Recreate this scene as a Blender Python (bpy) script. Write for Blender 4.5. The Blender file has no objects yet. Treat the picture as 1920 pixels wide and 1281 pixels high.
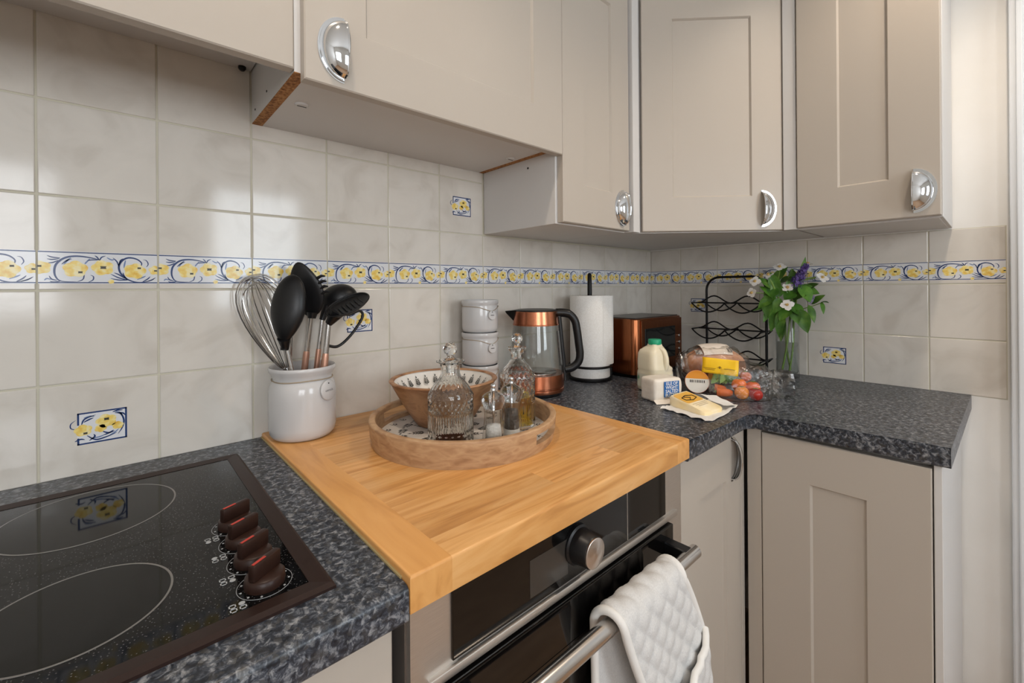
import bpy, bmesh, math, random
from mathutils import Vector, Matrix, noise

random.seed(7)
S = bpy.context.scene
COL = S.collection
W = 0.90                       # height of the laminate worktop above the floor

# ------------------------------------------------------------------ camera
CP = Vector((-1.7427, -1.0211, 0.3037 + W))
YAW, ROLL, FPX, CY = 0.8366, -0.0079, 823.0, 540.3
fw = Vector((math.cos(YAW), math.sin(YAW), 0))
r0 = Vector((math.sin(YAW), -math.cos(YAW), 0)); u0 = r0.cross(fw)
rt = math.cos(ROLL) * r0 + math.sin(ROLL) * u0
up = -math.sin(ROLL) * r0 + math.cos(ROLL) * u0
cam = bpy.data.cameras.new('camera'); co = bpy.data.objects.new('camera', cam); COL.objects.link(co)
cam.sensor_width = 36; cam.lens = FPX / 1920 * 36; cam.shift_y = -(640.5 - CY) / 1920; cam.clip_start = 0.02
m = Matrix((rt, up, -fw)).transposed().to_4x4(); m.translation = CP; co.matrix_world = m
S.camera = co

# ------------------------------------------------------------------ world, lights, exposure
wd = bpy.data.worlds.new('sky'); S.world = wd; wd.use_nodes = True
wn = wd.node_tree.nodes['Background']; wn.inputs[0].default_value = (0.80, 0.90, 1.0, 1); wn.inputs[1].default_value = 1.2

def area(name, loc, rot, sx, sy, power, color):
    l = bpy.data.lights.new(name, 'AREA'); l.shape = 'RECTANGLE'; l.size = sx; l.size_y = sy
    l.energy = power; l.color = color
    o = bpy.data.objects.new(name, l); COL.objects.link(o); o.location = loc; o.rotation_euler = rot
    return o
R90 = math.pi / 2
area('daylight_wide_window_offscreen', (-2.47, -2.78, 1.50), (R90, 0, 0), 1.05, 0.95, 34, (0.95, 0.97, 1.0))
area('daylight_small_window_offscreen', (-0.95, -2.78, 1.50), (R90, 0, 0), 0.66, 0.95, 22, (0.86, 0.94, 1.0))
# two warm ceiling lamps: their glows show on the cabinet doors, and mirroring those glows in the doors puts the lamps here
DOWN = [('worktop', -0.56, -1.10, 34), ('hob', -1.65, -0.60, 26)]
S.view_settings.view_transform = 'Standard'; S.view_settings.look = 'None'
S.view_settings.gamma = 1; S.view_settings.use_curve_mapping = False
S.view_settings.exposure = -0.22

# ------------------------------------------------------------------ helpers
def lin(c):
    return tuple(((v / 255) / 12.92 if v / 255 <= 0.04045 else ((v / 255 + 0.055) / 1.055) ** 2.4) for v in c) + (1,)

def ray(px, py):
    return fw + rt * ((px - 960) / FPX) - up * ((py - CY) / FPX)
def PD(px, py, D):             # point on a pixel's ray at horizontal distance D
    d = ray(px, py); return CP + d * (D / math.hypot(d.x, d.y))
def PZ(px, py, z):             # point on a pixel's ray at height z above the worktop
    d = ray(px, py); return CP + d * ((z + W - CP.z) / d.z)

MATS = {}
def mat(name, col=(200, 200, 200), rough=0.5, metal=0.0, trans=0.0, ior=1.45, coat=0.0, sheen=0.0, emit=0.0, spec=0.5):
    if name in MATS: return MATS[name]
    mm = bpy.data.materials.new(name); mm.use_nodes = True
    b = mm.node_tree.nodes['Principled BSDF']
    b.inputs['Base Color'].default_value = lin(col); b.inputs['Roughness'].default_value = rough
    b.inputs['Metallic'].default_value = metal; b.inputs['Transmission Weight'].default_value = trans
    b.inputs['IOR'].default_value = ior; b.inputs['Coat Weight'].default_value = coat
    b.inputs['Specular IOR Level'].default_value = spec
    if coat: b.inputs['Coat Roughness'].default_value = 0.05
    if emit:
        b.inputs['Emission Color'].default_value = lin(col); b.inputs['Emission Strength'].default_value = emit
    MATS[name] = mm
    return mm
def nodes(mm): return mm.node_tree.nodes, mm.node_tree.links, mm.node_tree.nodes['Principled BSDF']
def ramp(n, stops):
    r = n.new('ShaderNodeValToRGB'); e = r.color_ramp.elements
    e[0].position, e[0].color = stops[0][0], lin(stops[0][1]); e[1].position, e[1].color = stops[-1][0], lin(stops[-1][1])
    for p_, c_ in stops[1:-1]:
        k = e.new(p_); k.color = lin(c_)
    return r
def texco(n, l, scale=(1, 1, 1), kind='Object', rot=(0, 0, 0)):
    t = n.new('ShaderNodeTexCoord'); mp = n.new('ShaderNodeMapping'); mp.inputs['Scale'].default_value = scale
    mp.inputs['Rotation'].default_value = rot
    l.new(t.outputs[kind], mp.inputs['Vector']); return mp
def noise_mat(name, stops, scale, rough, mscale=(1, 1, 1), detail=4, bump=0.0, kind='Object', dist=0.0, rnd=0.0, **kw):
    mm = mat(name, stops[0][1], rough, **kw); n, l, b = nodes(mm)
    mp = texco(n, l, mscale, kind); t = n.new('ShaderNodeTexNoise'); t.inputs['Scale'].default_value = scale
    t.inputs['Detail'].default_value = detail; t.inputs['Distortion'].default_value = dist
    vec = mp.outputs[0]
    if rnd:
        oi = n.new('ShaderNodeObjectInfo'); ad = n.new('ShaderNodeVectorMath'); ad.operation = 'ADD'
        ml = n.new('ShaderNodeVectorMath'); ml.operation = 'SCALE'; ml.inputs[0].default_value = (7, 13, 5)
        l.new(oi.outputs['Random'], ml.inputs['Scale']); l.new(vec, ad.inputs[0]); l.new(ml.outputs[0], ad.inputs[1]); vec = ad.outputs[0]
    l.new(vec, t.inputs['Vector'])
    r = ramp(n, stops); l.new(t.outputs['Fac'], r.inputs[0])
    out = r.outputs[0]
    if rnd:
        hv = n.new('ShaderNodeHueSaturation'); mr = n.new('ShaderNodeMapRange')
        mr.inputs['To Min'].default_value = 1 - rnd; mr.inputs['To Max'].default_value = 1 + rnd
        l.new(oi.outputs['Random'], mr.inputs['Value']); l.new(mr.outputs[0], hv.inputs['Value']); l.new(out, hv.inputs['Color']); out = hv.outputs[0]
    l.new(out, b.inputs['Base Color'])
    if bump:
        bp = n.new('ShaderNodeBump'); bp.inputs['Strength'].default_value = bump; bp.inputs['Distance'].default_value = 0.002
        l.new(t.outputs['Fac'], bp.inputs['Height']); l.new(bp.outputs[0], b.inputs['Normal'])
    return mm

PAINT = mat('greige_paint', (187, 178, 167), 0.38)
WHITE_BOARD = mat('white_melamine', (214, 212, 210), 0.42)
CHIP = noise_mat('chipboard_edge', [(0.35, (120, 78, 42)), (0.5, (165, 112, 62)), (0.7, (196, 150, 96))], 220, 0.8)
PLASTER = noise_mat('white_plaster', [(0.3, (236, 234, 229)), (0.7, (242, 240, 236))], 6, 0.6)
TRIMW = mat('white_gloss_trim', (230, 234, 238), 0.3)
TILE = noise_mat('marbled_tile_glaze', [(0.30, (206, 199, 189)), (0.48, (217, 211, 202)), (0.7, (222, 216, 207))], 9, 0.10, detail=7, dist=1.2, rnd=0.015, coat=0.05)
GROUT = mat('cream_grout', (205, 200, 182), 0.85)
CHROME = mat('chrome', (225, 228, 232), 0.07, 1.0)
STEEL = noise_mat('brushed_steel', [(0.3, (206, 200, 194)), (0.7, (222, 217, 211))], 30, 0.44, (1, 60, 60), metal=1.0)
BLACKGLASS = mat('black_glass', (10, 9, 9), 0.05)
BLACKP = mat('black_plastic', (16, 16, 18), 0.38)
BLACKM = mat('black_metal', (14, 14, 15), 0.42, 0.3)
def thin_glass(name, tint, milk=0.0, refl=0.6, rough=0.03, mcol=(200, 196, 190), base=0.02):
    mm = bpy.data.materials.new(name); mm.use_nodes = True; n, l = mm.node_tree.nodes, mm.node_tree.links; n.remove(n['Principled BSDF'])
    tr = n.new('ShaderNodeBsdfTransparent'); tr.inputs[0].default_value = lin(tint); gl = n.new('ShaderNodeBsdfGlossy'); gl.inputs['Roughness'].default_value = rough
    lw = n.new('ShaderNodeLayerWeight'); lw.inputs['Blend'].default_value = 0.5
    pw = n.new('ShaderNodeMath'); pw.operation = 'POWER'; pw.inputs[1].default_value = 3.5; l.new(lw.outputs['Facing'], pw.inputs[0])
    ml = n.new('ShaderNodeMath'); ml.operation = 'MULTIPLY_ADD'; ml.inputs[1].default_value = refl; ml.inputs[2].default_value = base; l.new(pw.outputs[0], ml.inputs[0])
    src = tr.outputs[0]
    if milk:
        df = n.new('ShaderNodeBsdfDiffuse'); df.inputs[0].default_value = lin(mcol); m2 = n.new('ShaderNodeMixShader'); m2.inputs[0].default_value = milk
        l.new(src, m2.inputs[1]); l.new(df.outputs[0], m2.inputs[2]); src = m2.outputs[0]
    mx = n.new('ShaderNodeMixShader'); l.new(ml.outputs[0], mx.inputs[0]); l.new(src, mx.inputs[1]); l.new(gl.outputs[0], mx.inputs[2]); l.new(mx.outputs[0], n['Material Output'].inputs[0])
    return mm
CLEAR = thin_glass('clear_thin_glass', (250, 252, 252), 0.0, 0.9, base=0.04)
CUT = thin_glass('cut_glass', (249, 248, 246), 0.045, 0.75, 0.05, base=0.05)
ACR = thin_glass('clear_acrylic_wall', (252, 252, 251), 0.02, 0.85, 0.04, base=0.09)
GLASS = mat('clear_glass', (250, 251, 250), 0.02, trans=1.0, ior=1.45)
ACRYL = mat('clear_acrylic', (248, 248, 248), 0.03, trans=1.0, ior=1.4)
CERAM = mat('pale_grey_stoneware', (200, 199, 199), 0.18, coat=0.3)
TWINE = mat('natural_twine', (165, 150, 130), 0.9)
COPPER = noise_mat('brushed_copper', [(0.3, (176, 108, 78)), (0.7, (198, 128, 96))], 30, 0.25, (60, 60, 1), metal=1.0)
WHITE = mat('white_paper', (236, 234, 230), 0.7)
BLUEP = mat('blue_print', (38, 62, 112), 0.2)
BLUEL = mat('pale_blue_print', (112, 134, 176), 0.2)
WHITEP = mat('white_glaze', (226, 227, 230), 0.12)
YEL = noise_mat('yellow_flower_print', [(0.35, (244, 232, 184)), (0.5, (242, 216, 122)), (0.68, (232, 186, 80))], 90, 0.2)
DARKP = mat('dark_print', (50, 44, 30), 0.3)

def link(o, parent=None):
    COL.objects.link(o)
    if parent is not None:
        o.parent = parent
        if parent.get('_w'): o.location = -Vector(parent.location)
    return o
def fin(name, bm, material, parent=None, smooth=False, angle=None):
    bmesh.ops.recalc_face_normals(bm, faces=bm.faces)
    me = bpy.data.meshes.new(name); bm.to_mesh(me); bm.free()
    for k in (material if isinstance(material, (list, tuple)) else [material]): me.materials.append(k)
    if smooth:
        for p_ in me.polygons: p_.use_smooth = True
        if angle: me.set_sharp_from_angle(angle=math.radians(angle))
    o = bpy.data.objects.new(name, me)
    return link(o, parent)
def tag(o, label, cat, group=None):
    o['label'] = label; o['category'] = cat
    if group: o['group'] = group
    return o
def struct(o): o['kind'] = 'structure'; return o
def thing(name, loc, label, cat, group=None):
    o = bpy.data.objects.new(name, None); COL.objects.link(o); o.location = loc; o.empty_display_size = 0.03
    o['_w'] = 1
    return tag(o, label, cat, group)
def NB(): return bmesh.new()
def box(bm, x0, x1, y0, y1, z0, z1, bev=0.0, seg=2, mtx=None):
    r = bmesh.ops.create_cube(bm, size=1.0); vs = r['verts']
    for v in vs:
        v.co = Vector(((x0 + x1) / 2 + v.co.x * (x1 - x0), (y0 + y1) / 2 + v.co.y * (y1 - y0), (z0 + z1) / 2 + v.co.z * (z1 - z0)))
    if bev:
        es = list({e for v in vs for e in v.link_edges})
        rr = bmesh.ops.bevel(bm, geom=es, offset=bev, segments=seg, profile=0.5, affect='EDGES')
        vs = list({v for f in rr['faces'] for v in f.verts} | {v for v in vs if v.is_valid})
    if mtx is not None: bmesh.ops.transform(bm, matrix=mtx, verts=vs)
    return vs
def boxo(name, x0, x1, y0, y1, z0, z1, material, parent=None, bev=0.0, seg=2):
    bm = NB(); box(bm, x0, x1, y0, y1, z0, z1, bev, seg)
    return fin(name, bm, material, parent, bev > 0, 20)
def lathe(bm, prof, c=(0, 0, 0), n=40, fn=None, mtx=None, closed=False):
    """prof: (radius, z) from bottom to top; fn(ang, r, z, i) may change the radius"""
    rings = []
    for i, (r, z) in enumerate(prof):
        if r < 1e-6: rings.append([bm.verts.new((c[0], c[1], c[2] + z))])
        else:
            ring = []
            for k in range(n):
                a = 2 * math.pi * k / n; rr = fn(a, r, z, i) if fn else r
                ring.append(bm.verts.new((c[0] + rr * math.cos(a), c[1] + rr * math.sin(a), c[2] + z)))
            rings.append(ring)
    prs = list(zip(rings[:-1], rings[1:]))
    if closed: prs.append((rings[-1], rings[0]))
    for A, B in prs:
        if len(A) == 1 and len(B) == 1: continue
        for k in range(n):
            k2 = (k + 1) % n
            if len(A) == 1: bm.faces.new((A[0], B[k2], B[k]))
            elif len(B) == 1: bm.faces.new((A[k], A[k2], B[0]))
            else: bm.faces.new((A[k], A[k2], B[k2], B[k]))
    if not closed:
        if len(rings[0]) > 1: bm.faces.new(rings[0][::-1])
        if len(rings[-1]) > 1: bm.faces.new(rings[-1])
    vs = [v for r in rings for v in r]
    if mtx is not None: bmesh.ops.transform(bm, matrix=mtx, verts=vs)
    return vs
def tube(bm, pts, r, n=8, closed=False, flat=None):
    pts = [Vector(p_) for p_ in pts]; N = len(pts)
    rs = r if isinstance(r, (list, tuple)) else [r] * N
    T = []
    for i in range(N):
        a = pts[i - 1] if (i > 0 or closed) else pts[i]; b = pts[(i + 1) % N] if (i < N - 1 or closed) else pts[i]
        T.append((b - a).normalized())
    ref = Vector((0, 0, 1)) if abs(T[0].z) < 0.9 else Vector((1, 0, 0))
    nv = (ref - T[0] * ref.dot(T[0])).normalized(); rings = []
    for i in range(N):
        nv = (nv - T[i] * nv.dot(T[i])).normalized(); bv = T[i].cross(nv)
        ring = []
        for k in range(n):
            a = 2 * math.pi * k / n
            ring.append(bm.verts.new(pts[i] + (nv * math.cos(a) + bv * math.sin(a) * (flat or 1)) * rs[i]))
        rings.append(ring)
    for i in range(N if closed else N - 1):
        A, B = rings[i], rings[(i + 1) % N]
        for k in range(n): bm.faces.new((A[k], A[(k + 1) % n], B[(k + 1) % n], B[k]))
    if not closed:
        bm.faces.new(rings[0][::-1]); bm.faces.new(rings[-1])
    return [v for q in rings for v in q]
def tubeo(name, pts, r, material, parent=None, n=8, closed=False, flat=None):
    bm = NB(); tube(bm, pts, r, n, closed, flat); return fin(name, bm, material, parent, True, 50)
def smoothpts(pts, sub=6, closed=False):
    pts = [Vector(p_) for p_ in pts]; out = []; N = len(pts)
    for i in range(N if closed else N - 1):
        g = (lambda k: pts[k % N]) if closed else (lambda k: pts[max(0, min(N - 1, k))])
        p0, p1, p2, p3 = g(i - 1), g(i), g(i + 1), g(i + 2)
        for s in range(sub):
            t = s / sub
            out.append(0.5 * ((2 * p1) + (p2 - p0) * t + (2 * p0 - 5 * p1 + 4 * p2 - p3) * t * t + (3 * p1 - p0 - 3 * p2 + p3) * t ** 3))
    if not closed: out.append(pts[-1])
    return out
def frame(origin, udir, zdir=(0, 0, 1)):
    """matrix: local x along udir, local z up, local -y out of the face"""
    x = Vector(udir).normalized(); z = Vector(zdir).normalized(); y = z.cross(x)
    mm = Matrix((x, y, z)).transposed().to_4x4(); mm.translation = Vector(origin); return mm
def ellipsoid(bm, c, r, rot=None, seg=20, rings=12, fn=None):
    res = bmesh.ops.create_uvsphere(bm, u_segments=seg, v_segments=rings, radius=1.0)
    for v in res['verts']:
        q = v.co.copy()
        if fn: q = fn(q)
        q = Vector((q.x * r[0], q.y * r[1], q.z * r[2]))
        if rot: q = rot @ q
        v.co = q + Vector(c)
    return res['verts']
def text(name, s, size, material, mtx, parent, align='CENTER', bold=0.0, spacing=1.0):
    cu = bpy.data.curves.new(name, 'FONT'); cu.body = s; cu.size = size; cu.align_x = align; cu.align_y = 'CENTER'
    cu.offset = bold; cu.space_line = spacing; cu.resolution_u = 2
    t = bpy.data.objects.new(name + '_tmp', cu); COL.objects.link(t)
    dg = bpy.context.evaluated_depsgraph_get(); me = bpy.data.meshes.new_from_object(t.evaluated_get(dg))
    bpy.data.objects.remove(t); bpy.data.curves.remove(cu)
    me.transform(mtx); me.materials.clear(); me.materials.append(material); me.name = name
    return link(bpy.data.objects.new(name, me), parent)

# ------------------------------------------------------------------ 2-D print drawing (local x, z; front at -y)
class Print:
    def __init__(s): s.bm = NB(); s.n = 0
    def poly(s, pts, mi, lay):
        vs = [s.bm.verts.new((x, -0.00012 * lay - 0.00008, z)) for x, z in pts]
        try: s.bm.faces.new(vs).material_index = mi
        except ValueError: pass
    def rect(s, x0, x1, z0, z1, mi, lay): s.poly([(x0, z0), (x1, z0), (x1, z1), (x0, z1)], mi, lay)
    def stroke(s, pts, w, mi, lay, taper=True, sub=5):
        P = smoothpts([(x, z, 0) for x, z in pts], sub); N = len(P); L = []; R = []
        for i in range(N):
            t = (P[min(i + 1, N - 1)] - P[max(i - 1, 0)]).normalized(); q = Vector((-t.y, t.x, 0))
            ww = w * (math.sin(math.pi * (0.12 + 0.83 * i / (N - 1))) if taper else 1) / 2
            L.append(P[i] + q * ww); R.append(P[i] - q * ww)
        for i in range(N - 1):
            s.poly([(L[i].x, L[i].y), (R[i].x, R[i].y), (R[i + 1].x, R[i + 1].y), (L[i + 1].x, L[i + 1].y)], mi, lay)
    def flower(s, cx, cz, r, lay, a0=0.3, clip=None, asp=0.9):
        pts = []; K = 30
        for k in range(K):
            a = 2 * math.pi * k / K; rr = r * (0.80 + 0.2 * abs(math.sin(2.5 * a + a0)))
            x, z = cx + rr * math.cos(a), cz + rr * asp * math.sin(a)
            if clip: x = max(clip[0], min(clip[1], x)); z = max(clip[2], min(clip[3], z))
            pts.append((x, z))
        s.poly(pts, 2, lay)
    def blob(s, cx, cz, r, mi, lay, asp=0.6):
        s.poly([(cx + r * math.cos(k * math.pi / 4) * (1.25 if k % 2 else 0.7), cz + r * asp * math.sin(k * math.pi / 4) * (1.2 if k % 2 else .8)) for k in range(8)], mi, lay)
    def mesh(s, name):
        me = bpy.data.meshes.new(name); s.bm.to_mesh(me); s.bm.free()
        for k in (WHITEP, BLUEP, YEL, DARKP, BLUEL): me.materials.append(k)
        return me

TW, TH = 0.150, 0.1537
ZC, ZD = 0.3057, 0.152
BT, BU = 0.3687, 0.3175
def border_mesh(width, z0):
    """printed border band of one tile; drawn for a full 0.1475 m tile and cut to width"""
    p = Print(); fwid = TW - 0.0026; xl = -fwid / 2; H = BT - BU
    X = lambda u: xl + u * fwid
    Z = lambda v: BU - z0 + v * H
    p.rect(xl, xl + fwid, Z(-0.02), Z(1.02), 0, 0)
    for v in (0.0, 0.97): p.rect(xl, xl + fwid, Z(v), Z(v + 0.035), 1, 1)
    q = lambda x, y: (X((x - 85) / 980), Z((415 - y) / 275))
    st = lambda pts, w, mi=1, lay=2: p.stroke([q(*k) for k in pts], w * fwid / 980, mi, lay)
    st([(565, 205), (480, 185), (380, 175), (290, 190), (225, 240), (205, 300), (215, 360), (260, 398), (380, 402)], 20)
    st([(380, 402), (425, 380), (432, 330), (410, 312)], 11); st([(470, 405), (505, 385), (508, 355), (485, 342)], 11)
    st([(910, 262), (922, 225), (880, 188), (810, 176), (755, 200), (722, 255), (735, 320), (790, 375), (870, 405), (960, 400), (1045, 365)], 19)
    st([(965, 260), (982, 232), (965, 198), (935, 190)], 10)
    for a in ([(250, 195), (190, 190), (150, 175)], [(245, 200), (190, 210), (150, 205)], [(235, 215), (195, 235), (155, 240)],
              [(560, 210), (540, 180), (520, 165)], [(560, 210), (575, 180), (610, 165)], [(545, 205), (490, 205), (460, 215)],
              [(800, 385), (720, 365), (650, 330)], [(800, 385), (720, 385), (650, 370)], [(770, 370), (720, 335), (680, 318)], [(790, 378), (765, 345), (755, 315)],
              [(720, 260), (705, 215), (670, 180)], [(722, 250), (735, 205), (760, 185)], [(930, 402), (975, 375), (1000, 350)], [(960, 402), (1010, 385), (1050, 360)],
              [(225, 390), (185, 380), (165, 350)], [(250, 398), (200, 405), (170, 398)], [(260, 250), (300, 215), (340, 200)]):
        st(a, 13, 1)
    for a in ([(330, 190), (300, 220), (270, 265)], [(480, 195), (450, 230), (440, 245)], [(780, 200), (770, 240), (765, 275)], [(880, 380), (930, 360), (960, 345)], [(620, 180), (660, 200), (690, 190)], [(130, 390), (150, 375), (180, 385)]):
        st(a, 14, 4)
    cl = (xl, xl + fwid, Z(-0.05), Z(1.0))
    for x, y, r, a in ((105, 280, 82, .2), (365, 290, 104, .9), (585, 275, 98, .1), (862, 300, 104, 1.4), (1045, 290, 62, .6)):
        cx, cz = q(x, y); p.flower(cx, cz, r * fwid / 980, 3, a, cl)
    cx, cz = q(655, 400); p.flower(cx, cz, 28 * fwid / 980, 3, 0, cl)
    for x, y, r in ((95, 268, 20), (405, 318, 22), (590, 272, 30), (900, 272, 20), (1050, 295, 18)):
        cx, cz = q(x, y); p.blob(cx, cz, r * fwid / 980, 3, 4)
    if width < fwid - 0.002:
        geom = p.bm.verts[:] + p.bm.edges[:] + p.bm.faces[:]
        bmesh.ops.bisect_plane(p.bm, geom=geom, plane_co=(xl + width, 0, 0), plane_no=(1, 0, 0), clear_outer=True)
        bmesh.ops.translate(p.bm, verts=p.bm.verts, vec=((fwid - width) / 2, 0, 0))
    return p.mesh('border_print')
def motif_mesh():
    p = Print(); w, h = 0.062, 0.053
    X = lambda x: (x / 470 - 0.5) * w; Z = lambda y: (0.5 - y / 300) * h
    p.rect(-w / 2, w / 2, -h / 2, h / 2, 0, 0)
    t = 0.0025
    p.rect(-w / 2, w / 2, h / 2 - t, h / 2, 1, 1); p.rect(w / 2 - t, w / 2, -h / 2, h / 2, 1, 1)
    p.rect(-w / 2, w / 2, -h / 2, -h / 2 + t, 1, 1); p.rect(-w / 2, -w / 2 + t, h * 0.12, h / 2, 1, 1); p.rect(-w / 2, -w / 2 + t, -h / 2, -h * 0.28, 1, 1)
    st = lambda pts, ww, mi=1: p.stroke([(X(a), Z(b)) for a, b in pts], ww * w / 470, mi, 2)
    st([(-10, 150), (-55, 130), (-55, 90), (-10, 60)], 12)
    for a in ([(40, 110), (70, 60), (170, 35)], [(60, 90), (110, 70), (150, 60)], [(350, 40), (410, 60), (440, 130), (420, 200), (380, 250)], [(380, 45), (430, 55), (455, 80)],
              [(90, 220), (170, 270), (270, 260), (370, 235)], [(110, 270), (160, 240), (150, 215)], [(230, 200), (290, 225), (350, 215)], [(240, 240), (300, 225), (340, 205)], [(-20, 260), (30, 245), (70, 255)], [(330, 30), (380, 20), (430, 25)]):
        st(a, 18)
    for a in ([(60, 50), (120, 40), (160, 50)], [(300, 250), (350, 230), (390, 200)], [(120, 250), (200, 250), (260, 235)], [(360, 30), (400, 45), (430, 80)]): st(a, 16, 4)
    for x, y, r, a in ((55, 165, 88, .4), (270, 105, 105, .1), (380, 165, 60, .9), (215, 170, 60, 2)):
        p.flower(X(x), Z(y), r * w / 470, 3, a, None, 0.85)
    p.blob(X(75), Z(195), 24 * w / 470, 3, 4); p.blob(X(272), Z(88), 30 * w / 470, 3, 4)
    return p.mesh('flower_motif')

# ------------------------------------------------------------------ room shell
def shell():
    struct(boxo('floor', -3.4, 0.15, -2.95, 0.15, -0.06, 0.0, noise_mat('oak_floor', [(0.3, (168, 134, 104)), (0.7, (200, 166, 134))], 6, 0.45, (1, 12, 1), dist=0.6)))
    struct(boxo('ceiling', -3.4, 0.15, -2.75, 0.15, 2.40, 2.46, mat('ceiling_white', (236, 234, 230), 0.7)))
    wl = struct(boxo('wall_left', -3.4, 0.15, 0.0018, 0.12, 0, 2.4, GROUT))
    wr = struct(boxo('wall_right', 0.0018, 0.15, -2.75, 0.0018, 0, 2.4, PLASTER))
    struct(boxo('wall_rear', -3.4, -3.28, -2.75, 0.0018, 0, 2.4, PLASTER))
    # wall behind the camera with two windows
    bm = NB(); y0, y1 = -2.75, -2.63
    wins = [(-3.0, -1.95), (-1.28, -0.62)]; za, zb = 1.03, 1.97
    box(bm, -3.28, 0.0018, y0, y1, 0, za); box(bm, -3.28, 0.0018, y0, y1, zb, 2.4)
    for a, b in ((-3.28, wins[0][0]), (wins[0][1], wins[1][0]), (wins[1][1], 0.0018)): box(bm, a, b, y0, y1, za, zb)
    struct(fin('wall_back', bm, PLASTER))
    PANE = bpy.data.materials.new('window_pane_glass'); PANE.use_nodes = True
    n, l = PANE.node_tree.nodes, PANE.node_tree.links; n.remove(n['Principled BSDF'])
    tr = n.new('ShaderNodeBsdfTransparent'); gl = n.new('ShaderNodeBsdfGlossy'); gl.inputs['Roughness'].default_value = 0.02
    mx = n.new('ShaderNodeMixShader'); mx.inputs[0].default_value = 0.06
    l.new(tr.outputs[0], mx.inputs[1]); l.new(gl.outputs[0], mx.inputs[2]); l.new(mx.outputs[0], n['Material Output'].inputs[0])
    for k, (a, b) in enumerate(wins):
        w = struct(boxo('window_%d' % (k + 1), a, b, -2.705, -2.695, za, zb, PANE))
        bm = NB(); t = 0.05
        box(bm, a, a + t, -2.73, -2.67, za, zb); box(bm, b - t, b, -2.73, -2.67, za, zb); box(bm, a, b, -2.73, -2.67, za, za + t); box(bm, a, b, -2.73, -2.67, zb - t, zb)
        if b - a > 0.8: box(bm, (a + b) / 2 - 0.025, (a + b) / 2 + 0.025, -2.73, -2.67, za, zb)
        fin('window_frame', bm, TRIMW, w)
        boxo('window_sill', a - 0.03, b + 0.03, -2.63, -2.56, za - 0.03, za, TRIMW, w, 0.004)
    # tiles
    g = 0.0028
    cache = {}
    def tile_mesh(w, h):
        k = (round(w, 4), round(h, 4))
        if k not in cache:
            bm = NB(); box(bm, -w / 2, w / 2, 0, 0.006, -h / 2, h / 2, 0.0014, 2)
            for f in [f for f in bm.faces if f.normal.y > 0.9]: bm.faces.remove(f)
            me = bpy.data.meshes.new('tile'); bm.to_mesh(me); bm.free(); me.materials.append(TILE)
            cache[k] = me
        return cache[k]
    motif = motif_mesh(); bcache = {}
    def put(wall, a, b, z0, z1, side, border=False, mot=False):
        w, h = b - a - g, z1 - z0 - g; c = (a + b) / 2; zc = (z0 + z1) / 2
        o = bpy.data.objects.new('tile', tile_mesh(w, h)); COL.objects.link(o); o.parent = wall
        if side == 'L': o.location = (c, 0, W + zc)
        else: o.location = (0, -c, W + zc); o.rotation_euler = (0, 0, -R90)
        if border:
            k = round(w, 3)
            if k not in bcache: bcache[k] = border_mesh(w, zc)
            d = bpy.data.objects.new('border_print', bcache[k]); COL.objects.link(d); d.parent = o
        if mot:
            d = bpy.data.objects.new('flower_motif', motif); COL.objects.link(d); d.parent = o
    rows = [(-0.0017, ZD), (ZD, ZC), (ZC, ZC + TH), (ZC + TH, ZC + 2 * TH), (ZC + 2 * TH, ZC + 3 * TH)]
    xs = [0.0] + [-0.0356 - TW * k for k in range(19)]
    for i in range(len(xs) - 1):
        a, b = xs[i + 1], xs[i]
        for r, (z0, z1) in enumerate(rows):
            if b > -0.90 and r >= 3: continue
            cx = (a + b) / 2
            mot = (r == 0 and abs(cx + 1.76) < .03) or (r == 1 and abs(cx + 1.31) < .03) or (r == 3 and abs(cx + 1.01) < .03) or (r == 0 and abs(cx + 0.41) < .03)
            put(wl, a, b, z0, z1, 'L', r == 2, mot)
    ys = [0.0] + [0.1361 + TW * k for k in range(7)]
    for i in range(len(ys) - 1):
        for r, (z0, z1) in enumerate(rows[:3]):
            cx = (ys[i] + ys[i + 1]) / 2
            put(wr, ys[i], ys[i + 1], z0, z1, 'R', r == 2, (r == 0 and abs(cx - 0.66) < .03) or (r == 1 and abs(cx - 0.21) < .03))
    # thin grout bed behind the right-hand tiles
    boxo('grout_bed', 0.0012, 0.003, -1.0365, 0.0, W - 0.002, W + ZC + TH, GROUT, wr)
    # door frame at the end of the right-hand wall
    t = struct(boxo('trim_1', -0.030, 0.0018, -1.125, -1.042, 0, 2.15, TRIMW, None, 0.004))
    boxo('architrave_bead', -0.038, -0.028, -1.066, -1.054, 0, 2.15, TRIMW, t, 0.003)
    boxo('head_casing', -0.030, 0.0018, -1.95, -1.042, 2.15, 2.23, TRIMW, t, 0.004)
    boxo('far_casing', -0.030, 0.0018, -1.99, -1.91, 0, 2.15, TRIMW, t, 0.004)
    d = struct(boxo('door_1', -0.012, 0.0018, -1.905, -1.128, 0.01, 2.14, TRIMW))
    for z0, z1 in ((0.2, 0.95), (1.1, 1.95)):
        for y0_, y1_ in ((-1.83, -1.56), (-1.47, -1.20)): boxo('door_panel', -0.018, -0.011, y0_, y1_, z0, z1, TRIMW, d, 0.004)
    # recessed ceiling downlights
    bulb = mat('warm_bulb', (255, 214, 160), 0.5, emit=8)
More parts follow.
